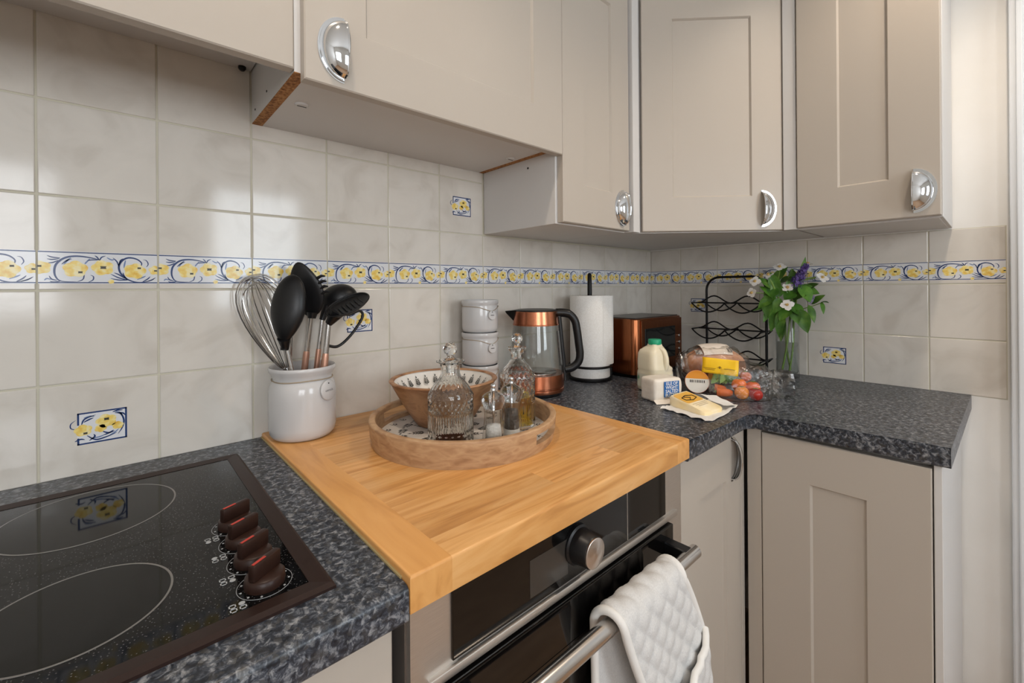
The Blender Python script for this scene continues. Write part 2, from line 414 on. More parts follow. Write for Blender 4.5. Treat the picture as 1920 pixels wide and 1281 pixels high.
    for nm, x, y, pw in DOWN:
        o = thing('downlight_%s_offscreen' % nm, (x, y, 2.392), 'round recessed ceiling downlight with chrome ring above the ' + nm, 'ceiling light', 'recessed ceiling downlights')
        bm = NB(); lathe(bm, [(0.030, 0), (0.042, -0.006), (0.046, 0), (0.046, 0.008), (0.030, 0.008)], (x, y, 2.394), 32, closed=True); fin('ring', bm, CHROME, o, True, 40)
        bm = NB(); lathe(bm, [(0.030, 0), (0.030, 0.004)], (x, y, 2.396), 24); fin('lamp_%s_offscreen' % nm, bm, bulb, o)
        l = bpy.data.lights.new('beam_%s_offscreen' % nm, 'SPOT'); l.energy = pw; l.color = (1.0, 0.83, 0.66); l.spot_size = math.radians(125); l.spot_blend = 0.7; l.shadow_soft_size = 0.04
        lo = bpy.data.objects.new('beam_%s_offscreen' % nm, l); COL.objects.link(lo); lo.location = (x, y, 2.385)
shell()

# ------------------------------------------------------------------ cabinet parts
def door(name, origin, udir, w, h, parent, stile=0.10, rail=0.10, rec=0.006, t=0.02, panel=True):
    """shaker door: front face passes through origin; u to the right, z up"""
    bm = NB(); s = 0.004
    mm = frame(origin, udir)
    if panel:
        def ring(i, y): return [bm.verts.new(v) for v in ((i[0], y, i[1]), (w - i[0], y, i[1]), (w - i[0], y, h - i[1]), (i[0], y, h - i[1]))]
        O0 = ring((0, 0), t); O1 = ring((0, 0), 0.002); O2 = ring((0.002, 0.002), 0); I0 = ring((stile, rail), 0); I1 = ring((stile + s, rail + s), rec)
        bm.faces.new(O0)
        for A, B in ((O0, O1), (O1, O2), (O2, I0), (I0, I1)):
            for k in range(4): bm.faces.new((A[k], A[(k + 1) % 4], B[(k + 1) % 4], B[k]))
        bm.faces.new(I1)
    else:
        box(bm, 0, w, 0, t, 0, h, 0.0018, 2)
    bmesh.ops.transform(bm, matrix=mm, verts=bm.verts)
    return fin(name, bm, PAINT, parent)
def cup_pull(parent_door, origin, udir, side, H=0.047, Wd=0.036, D=0.024):
    """half-moon cup pull set upright; side=-1: dome to the left and opening to the right"""
    mm = frame(origin, udir); bm = NB(); th = 0.0016
    NT, NP = 22, 10
    for sgn in (1,):
        outer, inner = [], []
        for lay, dst in ((0, outer), (th, inner)):
            for i in range(NT + 1):
                a = -math.pi / 2 + math.pi * i / NT; row = []
                for j in range(NP + 1):
                    f_ = (math.pi / 2) * j / NP
                    row.append(bm.verts.new((side * (Wd - lay) * math.cos(a) * math.cos(f_), -(D - lay) * max(0.0, math.cos(a)) ** 0.8 * math.sin(f_) - (0.0 if lay == 0 else 0.0), (H - lay) * math.sin(a))))
                dst.append(row)
        for G in (outer, inner):
            for i in range(NT):
                for j in range(NP): bm.faces.new((G[i][j], G[i + 1][j], G[i + 1][j + 1], G[i][j + 1]))
        for i in range(NT): bm.faces.new((outer[i][NP], outer[i + 1][NP], inner[i + 1][NP], inner[i][NP]))
    # flange on the door face: half ring in two steps plus a thin lip at the opening
    for e0, e1, d in ((0.0, 0.006, 0.0015), (0.0, 0.003, 0.004)):
        prev = None
        for i in range(NT + 1):
            a = -math.pi / 2 + math.pi * i / NT
            c_, s_ = math.cos(a), math.sin(a)
            q = [bm.verts.new((side * (Wd + e0 - 0.003) * c_, 0, (H + e0 - 0.003) * s_)), bm.verts.new((side * (Wd + e0 - 0.003) * c_, -d, (H + e0 - 0.003) * s_)),
                 bm.verts.new((side * (Wd + e1) * c_, -d, (H + e1) * s_)), bm.verts.new((side * (Wd + e1) * c_, 0, (H + e1) * s_))]
            if prev:
                for k in range(4): bm.faces.new((prev[k], prev[(k + 1) % 4], q[(k + 1) % 4], q[k]))
            prev = q
    pts = [(0, -D * math.cos(-math.pi / 2 + math.pi * i / 24) ** 0.8 if 0 < i < 24 else 0, H * math.sin(-math.pi / 2 + math.pi * i / 24)) for i in range(25)]
    tube(bm, pts, 0.0017, 6)
    bmesh.ops.remove_doubles(bm, verts=bm.verts, dist=1e-6)
    bmesh.ops.transform(bm, matrix=mm, verts=bm.verts)
    return fin('handle', bm, CHROME, parent_door, True, 50)
def holes(parent, pts, udir, r=0.0022):
    for q in pts:
        bm = NB(); lathe(bm, [(r, 0), (r, 0.0008)], n=12, mtx=Matrix.Translation(Vector(q)) @ Vector((0, 0, 1)).rotation_difference(Vector(udir)).to_matrix().to_4x4())
        fin('screw_hole', bm, BLACKP, parent)

def uppers():
    zt = 1.19 + W
    # hood housing over the hob
    t = thing('hood_cabinet', (-1.83, -0.001, 0.75 + W), 'greige wall cabinet above the black hob with plain low front', 'cabinet')
    boxo('body', -2.134, -1.536, -0.272, -0.001, 0.75 + W, zt, WHITE_BOARD, t)
    door('door', (-2.130, -0.292, 0.647 + W), (1, 0, 0), 0.5945, 0.549, t, 0.1, 0.22)
    bm = NB(); lathe(bm, [(0.004, 0), (0.007, 0.004), (0.007, 0.008)], (-1.553, -0.012, 0.742 + W), 12); fin('fixing_bracket', bm, BLACKM, t)
    # middle cabinet above the wooden board
    t = thing('wall_cabinet', (-1.23, -0.001, 0.644 + W), 'short greige wall cabinet above the wooden board with exposed chipboard edges beneath', 'cabinet')
    zb = 0.644 + W
    for x0, x1 in ((-1.534, -1.516), (-0.948, -0.9325)): boxo('side_panel', x0, x1, -0.286, -0.001, zb + 0.0008, zt, WHITE_BOARD, t)
    boxo('bottom_panel', -1.516, -0.948, -0.286, -0.001, zb, zb + 0.016, WHITE_BOARD, t)
    boxo('back_panel', -1.516, -0.948, -0.02, -0.001, zb + 0.016, zt, WHITE_BOARD, t)
    for x0, x1 in ((-1.534, -1.5155), (-0.9485, -0.9325)): boxo('chipboard_edge', x0, x1, -0.2865, -0.001, zb - 0.0006, zb + 0.0008, CHIP, t)
    d = door('door', (-1.525, -0.307, 0.630 + W), (1, 0, 0), 0.5985, 0.566, t, 0.099, 0.098, 0.006)
    cup_pull(d, (-1.464, -0.3072, 0.692 + W), (1, 0, 0), -1)
    for x, y in ((-1.487, -0.165), (-0.972, -0.165)):
        bm = NB(); lathe(bm, [(0.011, 0), (0.012, 0.003), (0.012, 0.006)], (x, y, zb - 0.0035), 20); c = fin('fixing_cap', bm, WHITE_BOARD, t, True, 40)
        boxo('slot', x - 0.008, x + 0.008, y - 0.0012, y + 0.0012, zb - 0.0040, zb - 0.0033, BLACKP, c)
    holes(t, [(-1.5341, -0.235, zb + 0.022), (-1.5341, -0.12, zb + 0.026), (-1.5341, -0.03, zb + 0.020)], (-1, 0, 0))
    # tall cabinet left of the corner
    t = thing('wall_cabinet', (-0.78, -0.001, 0.463 + W), 'narrow greige wall cabinet above the kettle and stacked canisters', 'cabinet')
    zb = 0.463 + W
    boxo('body', -0.932, -0.632, -0.286, -0.001, zb, zt, WHITE_BOARD, t, 0.0008, 1)
    d = door('door', (-0.9255, -0.307, zb + 0.003), (1, 0, 0), 0.288, 0.72, t, 0.085, 0.099)
    cup_pull(d, (-0.668, -0.3072, 0.527 + W), (1, 0, 0), -1)
    holes(t, [(-0.9322, -0.19, zb + 0.157)], (-1, 0, 0), 0.0028)
    # diagonal corner cabinet
    t = thing('corner_wall_cabinet', (-0.25, -0.25, zb), 'diagonal greige corner wall cabinet between two straight wall cabinets', 'cabinet')
    bm = NB(); P = [(-0.001, -0.001), (-0.631, -0.001), (-0.631, -0.262), (-0.262, -0.634), (-0.001, -0.634)]
    A = [bm.verts.new((x, y, zb)) for x, y in P]; B = [bm.verts.new((x, y, zt)) for x, y in P]
    bm.faces.new(A); bm.faces.new(B)
    for k in range(5): bm.faces.new((A[k], A[(k + 1) % 5], B[(k + 1) % 5], B[k]))
    fin('body', bm, WHITE_BOARD, t)
    o = Vector((-0.596, -0.3235, zb + 0.0025)); e = Vector((-0.3125, -0.6075, zb)); u = (e - o); u.z = 0
    d = door('door', o, u, u.length, 0.72, t, 0.088, 0.099)
    un_ = u.normalized(); cup_pull(d, o + un_ * (u.length - 0.062) + Vector((0, 0, 0.062)), u, 1)
    boxo('corner_post', -0.6315, -0.598, -0.3165, -0.284, zb, zt, WHITE_BOARD, t, 0.002)
    boxo('corner_post', -0.319, -0.288, -0.6415, -0.6085, zb, zt, WHITE_BOARD, t, 0.002)
    # right-hand cabinet
    t = thing('wall_cabinet', (-0.001, -0.79, zb), 'greige wall cabinet above the vase with white end panel', 'cabinet')
    boxo('body', -0.304, -0.001, -0.936, -0.642, zb, zt, WHITE_BOARD, t, 0.0008, 1)
    boxo('under_panel', -0.30, -0.004, -0.928, -0.645, zb - 0.0012, zb, WHITE_BOARD, t)
    d = door('door', (-0.325, -0.6445, zb + 0.003), (0, -1, 0), 0.2895, 0.72, t, 0.093, 0.097)
    cup_pull(d, (-0.3252, -0.886, 0.528 + W), (0, -1, 0), 1)
uppers()

def bases():
    zt = W - 0.0385
    t = thing('base_cabinet', (-1.85, -0.3, 0), 'greige base cabinet under the black hob', 'cabinet')
    boxo('body', -2.75, -1.53, -0.575, -0.004, 0.10, zt, WHITE_BOARD, t)
    for x in (-2.73, -2.128): door('door', (x, -0.597, 0.11), (1, 0, 0), 0.597, 0.742, t, 0.1, 0.1)
    boxo('plinth', -2.75, -1.53, -0.545, -0.53, 0.0, 0.10, PAINT, t)
    t = thing('base_cabinet', (-0.76, -0.3, 0), 'narrow greige base cabinet between the oven and the inner corner', 'cabinet')
    boxo('body', -0.917, -0.60, -0.575, -0.004, 0.10, zt, WHITE_BOARD, t)
    d = door('door', (-0.915, -0.597, 0.11), (1, 0, 0), 0.3025, 0.744, t, 0.085, 0.1)
    cup_pull(d, (-0.668, -0.5972, W - 0.104), (1, 0, 0), 1)
    boxo('corner_post', -0.6122, -0.5935, -0.598, -0.57, 0.10, zt, PAINT, t, 0.002)
    boxo('plinth', -0.917, -0.56, -0.545, -0.53, 0.0, 0.10, PAINT, t)
    t = thing('base_cabinet', (-0.3, -0.78, 0), 'greige base cabinet with shaker door beside the white wall under the worktop end', 'cabinet')
    boxo('body', -0.571, -0.004, -0.949, -0.606, 0.10, zt, WHITE_BOARD, t, 0.001, 1)
    boxo('corner_post', -0.594, -0.565, -0.637, -0.605, 0.10, zt, PAINT, t, 0.002)
    door('door', (-0.597, -0.639, 0.11), (0, -1, 0), 0.296, 0.744, t, 0.098, 0.094)
    boxo('end_strip', -0.592, -0.571, -0.949, -0.937, 0.10, zt, WHITE_BOARD, t, 0.001, 1)
    boxo('plinth', -0.545, -0.53, -0.94, -0.56, 0.0, 0.10, PAINT, t)
bases()

# ------------------------------------------------------------------ worktops
def laminate():
    mm = mat('speckled_blue_grey_laminate', (40, 45, 54), 0.33, spec=0.5); n, l, b = nodes(mm)
    mp = texco(n, l, (1, 1, 1))
    t1 = n.new('ShaderNodeTexNoise'); t1.inputs['Scale'].default_value = 120; t1.inputs['Detail'].default_value = 5; t1.inputs['Roughness'].default_value = 0.68; t1.inputs['Distortion'].default_value = 0.6
    t2 = n.new('ShaderNodeTexVoronoi'); t2.inputs['Scale'].default_value = 210; t2.inputs['Randomness'].default_value = 1
    for t in (t1, t2): l.new(mp.outputs[0], t.inputs['Vector'])
    r1 = ramp(n, [(0.36, (12, 15, 22)), (0.46, (36, 42, 52)), (0.53, (74, 80, 90)), (0.61, (138, 142, 148)), (0.72, (180, 180, 180))])
    l.new(t1.outputs['Fac'], r1.inputs[0])
    r2 = ramp(n, [(0.0, (20, 24, 30)), (0.5, (62, 66, 74)), (0.80, (96, 92, 86)), (1.0, (190, 192, 192))])
    l.new(t2.outputs['Color'], r2.inputs[0])
    mx = n.new('ShaderNodeMix'); mx.data_type = 'RGBA'; mx.inputs[0].default_value = 0.30
    l.new(r1.outputs[0], mx.inputs[6]); l.new(r2.outputs[0], mx.inputs[7]); l.new(mx.outputs[2], b.inputs['Base Color'])
    return mm
LAM = laminate()
def worktop(name, poly, front, label, th=0.038):
    """poly in plan; front: indices of plan edges that carry the rounded nosing"""
    bm = NB(); A = [bm.verts.new((x, y, W - th)) for x, y in poly]; B = [bm.verts.new((x, y, W)) for x, y in poly]
    bm.faces.new(A[::-1]); bm.faces.new(B); N = len(poly)
    for k in range(N): bm.faces.new((A[k], A[(k + 1) % N], B[(k + 1) % N], B[k]))
    es = [bm.edges.get((B[k], B[(k + 1) % N])) for k in front]
    bmesh.ops.bevel(bm, geom=es, offset=0.007, segments=5, profile=0.5, affect='EDGES')
    es = [e for e in bm.edges if all(abs(v.co.z - (W - th)) < 1e-5 for v in e.verts) and any(
        abs((e.verts[0].co - Vector((*poly[k], W - th))).cross(Vector((*poly[(k + 1) % N], 0)) - Vector((*poly[k], 0))).length) < 1e-4 and
        abs((e.verts[1].co - Vector((*poly[k], W - th))).cross(Vector((*poly[(k + 1) % N], 0)) - Vector((*poly[k], 0))).length) < 1e-4 for k in front)]
    bmesh.ops.bevel(bm, geom=es, offset=0.005, segments=3, profile=0.5, affect='EDGES')
    return tag(fin(name, bm, LAM, None, True, 35), label, 'worktop')
worktop('worktop', [(-2.75, 0), (-2.75, -0.6165), (-1.5225, -0.6165), (-1.5225, 0)], [1], 'speckled blue-grey laminate worktop carrying the black hob')
worktop('worktop', [(0, 0), (-0.9175, 0), (-0.9175, -0.6165), (-0.632, -0.6165), (-0.612, -0.632), (-0.600, -0.961), (0, -0.970)], [2, 3, 4], 'speckled blue-grey laminate worktop turning the inner corner under the groceries')

def board():
    t = thing('wooden_worktop_board', (-1.22, -0.31, W - 0.029), 'honey-coloured butcher block board set into the worktop above the oven', 'worktop board')
    WD = noise_mat('honey_beech', [(0.30, (192, 134, 72)), (0.44, (214, 156, 90)), (0.60, (226, 174, 112)), (0.75, (208, 150, 86))], 5.0, 0.36, (1.1, 12, 5), 6, 0.02, dist=0.9, rnd=0.10, coat=0.12)
    WE = noise_mat('honey_beech_cross', [(0.28, (200, 142, 78)), (0.5, (216, 158, 92)), (0.75, (224, 168, 102))], 4.5, 0.36, (11, 1.2, 5), 5, 0.02, dist=0.7, rnd=0.04, coat=0.12)
    z0, z1 = W - 0.029, W + 0.0095
    rnd = random.Random(3); y = -0.6175; ws = []
    while y < -0.02:
        w = rnd.uniform(0.042, 0.058)
        if y + w > -0.045: w = -0.004 - y
        ws.append((y, y + w)); y += w
    for i, (a, b) in enumerate(ws):
        cuts = [-1.470] + sorted(rnd.uniform(-1.40, -1.03) for _ in range(0 if i == 0 else rnd.choice((1, 2)))) + [-0.964]
        for k in range(len(cuts) - 1):
            bm = NB(); box(bm, cuts[k] + 1e-5, cuts[k + 1] - 1e-5, a + 1e-5, b - 1e-5, z0, z1)
            if i == 0:
                es = [e for e in bm.edges if all(abs(v.co.z - z1) < 1e-5 and abs(v.co.y - (a + 1e-5)) < 1e-6 for v in e.verts)]
                bmesh.ops.bevel(bm, geom=es, offset=0.0035, segments=3, profile=0.5, affect='EDGES')
            fin('stave', bm, WD, t, True, 40)
    for x0, x1, s in ((-1.5215, -1.470, -1), (-0.964, -0.9185, 1)):
        bm = NB(); box(bm, x0, x1, -0.6175, -0.004, z0, z1)
        xo = x0 if s < 0 else x1
        es = [e for e in bm.edges if all(abs(v.co.z - z1) < 1e-5 for v in e.verts) and (all(abs(v.co.x - xo) < 1e-6 for v in e.verts) or all(v.co.y < -0.6 for v in e.verts))]
        bmesh.ops.bevel(bm, geom=es, offset=0.0035, segments=3, profile=0.5, affect='EDGES')
        fin('end_board', bm, WE, t, True, 40)
    boxo('sealant_line', -1.5235, -1.5205, -0.60, -0.004, W - 0.001, W + 0.0028, mat('aged_sealant', (170, 150, 105), 0.6), t, 0.0008, 1)
board()
ZB = W + 0.0095

# ------------------------------------------------------------------ hob
def hob():
    x0, x1, y0, y1 = -2.155, -1.578, -0.568, -0.086
    t = thing('ceramic_hob', ((x0 + x1) / 2, (y0 + y1) / 2, W), 'black ceramic hob with brown frame and four brown control knobs', 'hob')
    FR = mat('brown_enamel_frame', (42, 28, 24), 0.40, 0.0, spec=0.25)
    bm = NB(); wd_ = 0.020
    rr = [[(x0, y0), (x1, y0), (x1, y1), (x0, y1)], [(x0 + 0.004, y0 + 0.004), (x1 - 0.004, y0 + 0.004), (x1 - 0.004, y1 - 0.004), (x0 + 0.004, y1 - 0.004)], [(x0 + wd_, y0 + wd_), (x1 - wd_, y0 + wd_), (x1 - wd_, y1 - wd_), (x0 + wd_, y1 - wd_)]]
    R = [[bm.verts.new((x, y, z)) for x, y in rr[k]] for k, z in ((0, W), (0, W + 0.003), (1, W + 0.0065), (2, W + 0.0052), (2, W))]
    for A, B in zip(R[:-1], R[1:]):
        for k in range(4): bm.faces.new((A[k], A[(k + 1) % 4], B[(k + 1) % 4], B[k]))
    fin('frame', bm, FR, t)
    HG = mat('speckled_black_hob_glass', (16, 16, 16), 0.06, spec=0.25); n, l, b = nodes(HG)
    mp = texco(n, l); v = n.new('ShaderNodeTexVoronoi'); v.inputs['Scale'].default_value = 330
    l.new(mp.outputs[0], v.inputs['Vector']); r = ramp(n, [(0.0, (120, 120, 122)), (0.16, (70, 70, 72)), (0.22, (14, 14, 15)), (1.0, (10, 10, 11))]); l.new(v.outputs['Distance'], r.inputs[0]); l.new(r.outputs[0], b.inputs['Base Color'])
    g = boxo('glass_top', x0 + wd_ - 0.001, x1 - wd_ + 0.001, y0 + wd_ - 0.001, y1 - wd_ + 0.001, W, W + 0.0045, HG, t)
    zs = W + 0.0046
    RING = mat('grey_ring_print', (112, 110, 108), 0.3); PLAIN = mat('plain_black_zone', (12, 12, 11), 0.05, spec=0.25)
    for cx, cy_, r_ in ((-1.77, -0.204, 0.0904), (-1.773, -0.442, 0.0722), (-2.02, -0.204, 0.0722), (-2.02, -0.430, 0.0904)):
        bm = NB(); lathe(bm, [(r_ - 0.001, 0), (r_ - 0.001, 0.0002)], (cx, cy_, zs - 0.0001), 72); z = fin('cooking_zone', bm, PLAIN, t)
        bm = NB(); lathe(bm, [(r_ - 0.0012, 0), (r_ + 0.0008, 0), (r_ + 0.0008, 0.0003), (r_ - 0.0012, 0.0003)], (cx, cy_, zs), 96, closed=True); fin('zone_ring', bm, RING, z)
    KN = mat('brown_knob', (46, 28, 22), 0.38, spec=0.35); RED = mat('red_pointer', (190, 60, 48), 0.4); PR = mat('white_hob_print', (168, 172, 176), 0.4)
    for k, y in enumerate((-0.368, -0.417, -0.467, -0.518)):
        x = -1.6315
        bm = NB(); lathe(bm, [(0.0185, 0), (0.0190, 0.003), (0.0182, 0.0095), (0.0165, 0.0110), (0, 0.0112)], (x, y, zs), 36)
        kb = fin('knob', bm, KN, t, True, 45)
        bm = NB(); ang = math.radians(24 + 3 * k)
        mm = Matrix.Translation((x, y, zs + 0.0105)) @ Matrix.Rotation(ang, 4, 'Z')
        box(bm, -0.0172, 0.0172, -0.0042, 0.0042, 0, 0.0165, 0.0018, 2, mm); fin('grip', bm, KN, kb, True, 40)
        bm = NB(); box(bm, -0.0150, 0.0005, -0.0014, 0.0014, 0.0163, 0.0169, 0, 2, mm); fin('pointer', bm, RED, kb)
        bm = NB(); lathe(bm, [(0.0246, 0), (0.0250, 0), (0.0250, 0.0002), (0.0246, 0.0002)], (x, y, zs), 60, closed=True)
        for q in range(10):
            a = math.radians(-150 + 300 * q / 9 + 100); lathe(bm, [(0.0011, 0), (0.0011, 0.0003)], (x + 0.0218 * math.cos(a), y + 0.0218 * math.sin(a), zs), 10)
        fin('dial_print', bm, PR, t)
        bm = NB(); cx, cy_ = -1.6590, y - 0.0205
        for a in (0, 1):
            for c in (0, 1):
                X, Y = cx + (a - 0.5) * 0.0078, cy_ + (c - 0.5) * 0.0066; s = 0.0030
                if a * 2 + c == k: lathe(bm, [(0.0028, 0), (0.0028, 0.0003)], (X, Y, zs), 12)
                else:
                    for q in ((X - s, X + s, Y - s, Y - s + 0.0011), (X - s, X + s, Y + s - 0.0011, Y + s), (X - s, X - s + 0.0011, Y - s, Y + s), (X + s - 0.0011, X + s, Y - s, Y + s)):
                        box(bm, q[0], q[1], q[2], q[3], zs, zs + 0.0003)
        fin('zone_icon', bm, PR, t)
hob()

# ------------------------------------------------------------------ oven and glove
def oven():
    t = thing('built_in_oven', (-1.22, -0.3, 0.2), 'built-in steel and black glass oven beneath the wooden board', 'oven')
    z = lambda q: W + q
    boxo('housing', -1.514, -0.9185, -0.590, -0.03, 0.12, z(-0.033), mat('oven_casing', (120, 112, 106), 0.5, 0.6), t)
    bm = NB(); box(bm, -1.5125, -1.452, -0.600, -0.590, z(-0.64), z(-0.034)); box(bm, -0.992, -0.9195, -0.600, -0.590, z(-0.64), z(-0.034)); box(bm, -1.46, -0.98, -0.598, -0.590, z(-0.16), z(-0.034))
    fin('steel_fascia', bm, STEEL, t)
    cp = boxo('control_panel', -1.4605, -0.984, -0.6035, -0.597, z(-0.121), z(-0.036), BLACKGLASS, t, 0.001, 1)
    boxo('display', -1.338, -1.262, -0.6039, -0.6030, z(-0.108), z(-0.058), mat('grey_display', (58, 54, 50), 0.15), cp)
    boxo('divider_line', -1.111, -1.1095, -0.6040, -0.6034, z(-0.119), z(-0.04), STEEL, cp)
    # dial
    bm = NB(); mm = Matrix.Translation((-1.240, -0.6030, z(-0.074))) @ Matrix.Rotation(R90, 4, 'X')
    lathe(bm, [(0.0285, 0), (0.0285, 0.004), (0.0255, 0.006), (0.0225, 0.030), (0.0215, 0.0315)], n=44, mtx=mm); kn = fin('dial', bm, BLACKP, t, True, 40)
    SP = mat('spun_steel', (200, 190, 182), 0.28, 1.0); SP.node_tree.nodes['Principled BSDF'].inputs['Anisotropic'].default_value = 0.8
    tn = SP.node_tree.nodes.new('ShaderNodeTangent'); tn.direction_type = 'RADIAL'; tn.axis = 'Y'; SP.node_tree.links.new(tn.outputs[0], SP.node_tree.nodes['Principled BSDF'].inputs['Tangent'])
    bm = NB(); lathe(bm, [(0.0212, 0.0), (0.0212, 0.0022), (0.0200, 0.003), (0, 0.003)], n=44)
    c = fin('dial_face', bm, SP, kn, True, 40); c.matrix_basis = Matrix.Translation(Vector(c.location) + Vector((0, 0, 0))) @ Matrix.Identity(4)
    c.data.transform(Matrix.Translation((-1.240, -0.6342, z(-0.074))) @ Matrix.Rotation(R90, 4, 'X'))
    # ledge between panel and door
    bm = NB(); box(bm, -1.4925, -0.9435, -0.6060, -0.596, z(-0.1360), z(-0.1245), 0.002, 2); fin('steel_ledge', bm, STEEL, t, True, 40)
    d = boxo('door', -1.478, -0.972, -0.612, -0.592, z(-0.62), z(-0.1385), BLACKGLASS, t, 0.002, 2)
    boxo('window', -1.430, -1.02, -0.6126, -0.6115, z(-0.54), z(-0.20), mat('smoked_window', (20, 17, 15), 0.06), d)
    bm = NB(); tube(bm, [(-1.475, -0.652, z(-0.1735)), (-0.969, -0.652, z(-0.1735))], 0.0115, 28)
    h = fin('handle', bm, mat('satin_steel_bar', (206, 202, 198), 0.22, 1.0), d, True, 50)
    for x in (-1.455, -1.005):
        bm = NB(); box(bm, x, x + 0.022, -0.653, -0.610, z(-0.186), z(-0.161), 0.002, 1); fin('handle_bracket', bm, BLACKP, d, True, 40)
    boxo('plinth', -1.514, -0.9185, -0.55, -0.535, 0.0, 0.12, PAINT, t)
oven()

def glove():
    t = thing('oven_glove', (-1.13, -0.652, W - 0.155), 'quilted pale grey double oven glove with white binding over the oven handle', 'oven glove')
    FB = noise_mat('pale_grey_cotton', [(0.35, (206, 205, 204)), (0.65, (218, 217, 215))], 500, 0.9, bump=0.2)
    TRM = mat('white_binding', (232, 230, 226), 0.85)
    cx_y, cx_z, rad = -0.652, W - 0.1735, 0.0150
    # path in (y, z): up the back, over the bar, down the front
    path = []; L1 = 0.34; NBK = 90
    for i in range(NBK): path.append((-0.6330 - 0.003 * math.sin(i / (NBK - 1) * 3), cx_z - L1 * (1 - i / (NBK - 1))))
    K = 14
    for i in range(1, K): a = math.pi * i / K; path.append((cx_y + (rad + 0.003) * math.cos(a), cx_z + (rad + 0.003) * math.sin(a)))
    for i in range(150):
        f_ = i / 149; path.append((cx_y - rad - 0.003 - 0.016 * math.sin(min(1, f_ * 2.2) * R90) * 1.0, cx_z - 0.52 * f_))
    NS = len(path); NTt = 60; fs = NBK + K - 1
    arc = [0.0]
    for i in range(1, NS): arc.append(arc[-1] + math.hypot(path[i][0] - path[i - 1][0], path[i][1] - path[i - 1][1]))
    def edges(i):
        y, z = path[i]; dz = cx_z - z
        if i < NBK: return -1.236 + 0.00 * dz, -1.060 + 0.10 * dz
        if i < fs: return -1.236 + 0.012 * (i - NBK) / K, -1.060 + 0.002
        q = min(1, dz / 0.14); return -1.224 + 0.052 * q ** 1.2 - 0.05 * max(0, dz - 0.2), -1.058 + 0.045 * min(1, dz / 0.10) ** 0.8 + 0.05 * max(0, dz - 0.10)
    def nrm(i):
        a, b = path[max(0, i - 1)], path[min(NS - 1, i + 1)]; ty, tz = b[0] - a[0], b[1] - a[1]; l_ = math.hypot(ty, tz)
        return (-tz / l_, ty / l_)       # points away from the bar on the outside
    def quilt(s_, x):
        c = 0.040; u_ = (s_ + x) / c; v_ = (s_ - x) / c
        return 0.0050 * (abs(math.sin(math.pi * u_)) * abs(math.sin(math.pi * v_))) ** 0.55
    def sheet(i0, off, thick, amp=1.0, lo=None):
        bm = NB(); G, Bk = [], []
        for i in range(i0, NS):
            x0, x1 = edges(i); ny, nz = nrm(i); row, rb = [], []
            sg = 1 if (cx_y - path[i][0]) * 0 == 0 else 1
            for k in range(NTt + 1):
                x = x0 + (x1 - x0) * k / NTt; e = min(k, NTt - k) / 5.0
                d = off + amp * quilt(arc[i], x) * min(1, e) + thick * 0.5
                wob = 0.004 * math.sin(x * 40 + arc[i] * 9) * max(0, (cx_z - path[i][1])) * 4 if i > fs else 0
                out = Vector((0, -abs(ny) if i > fs else ny * _sg(i), nz * _sg(i)))
                p_ = Vector((x, path[i][0], path[i][1]))
                row.append(bm.verts.new(p_ + out * d + Vector((0, -wob, 0)))); rb.append(bm.verts.new(p_ + out * (off - thick * 0.5 if thick > .004 else off) + Vector((0, -wob, 0))))
            G.append(row); Bk.append(rb)
        n_ = len(G)
        for i in range(n_ - 1):
            for k in range(NTt):
                bm.faces.new((G[i][k], G[i + 1][k], G[i + 1][k + 1], G[i][k + 1])); bm.faces.new((Bk[i][k], Bk[i][k + 1], Bk[i + 1][k + 1], Bk[i + 1][k]))
            for k in (0, NTt): bm.faces.new((G[i][k], Bk[i][k], Bk[i + 1][k], G[i + 1][k]))
        for i in (0, n_ - 1):
            for k in range(NTt): bm.faces.new((G[i][k], G[i][k + 1], Bk[i][k + 1], Bk[i][k]))
        return bm
    def _sg(i):
        ny, nz = nrm(i); y, z = path[i]
        if i < NBK: return -1 if ny < 0 else 1
        v = ny * (y - cx_y) + nz * (z - cx_z)
        return 1 if v > 0 else -1
    bm = sheet(0, 0.003, 0.006); fin('quilted_strip', bm, FB, t, True, 60)
    def pt(i, k, d):
        x0, x1 = edges(i); ny, nz = nrm(i); s_ = _sg(i)
        return Vector((x0 if k == 0 else x1, path[i][0] + (-abs(ny) if i > fs else ny * s_) * d, path[i][1] + nz * s_ * d))
    for k in (0, 1): tubeo('edge_binding', [pt(i, k, 0.004) for i in range(NS)], 0.0062, TRM, t, 10)
    # pocket for the hand with slanting hem
    bm = NB(); P = []; rows_ = 70; hemL, hemR = W - 0.318, W - 0.268; HB = path[-1][1] + 0.004
    def at_z(z):
        for i in range(fs + 1, NS):
            if path[i][1] <= z: return i
        return NS - 1
    for j in range(rows_ + 1):
        row = []
        for k in range(NTt + 1):
            f_ = k / NTt; zt = hemL + (hemR - hemL) * f_ - 0.010 * math.sin(math.pi * f_); z = zt + (HB - zt) * j / rows_
            i = at_z(z); x0, x1 = edges(i); x = x0 + (x1 - x0) * f_; e = min(1, min(k, NTt - k) / 5.0)
            row.append(bm.verts.new((x, path[i][0] - 0.0095 - 0.011 * math.sin(math.pi * f_) ** 0.7 - quilt(z, x) * e, z)))
        P.append(row)
    for j in range(rows_):
        for k in range(NTt): bm.faces.new((P[j][k], P[j + 1][k], P[j + 1][k + 1], P[j][k + 1]))
    hem = [v.co.copy() for v in P[0]][::3]
    pk = fin('hand_pocket', bm, FB, t, True, 60); md = pk.modifiers.new('thickness', 'SOLIDIFY'); md.thickness = 0.003; md.offset = 1
    tubeo('hem_binding', hem, 0.0055, TRM, pk, 10)
glove()

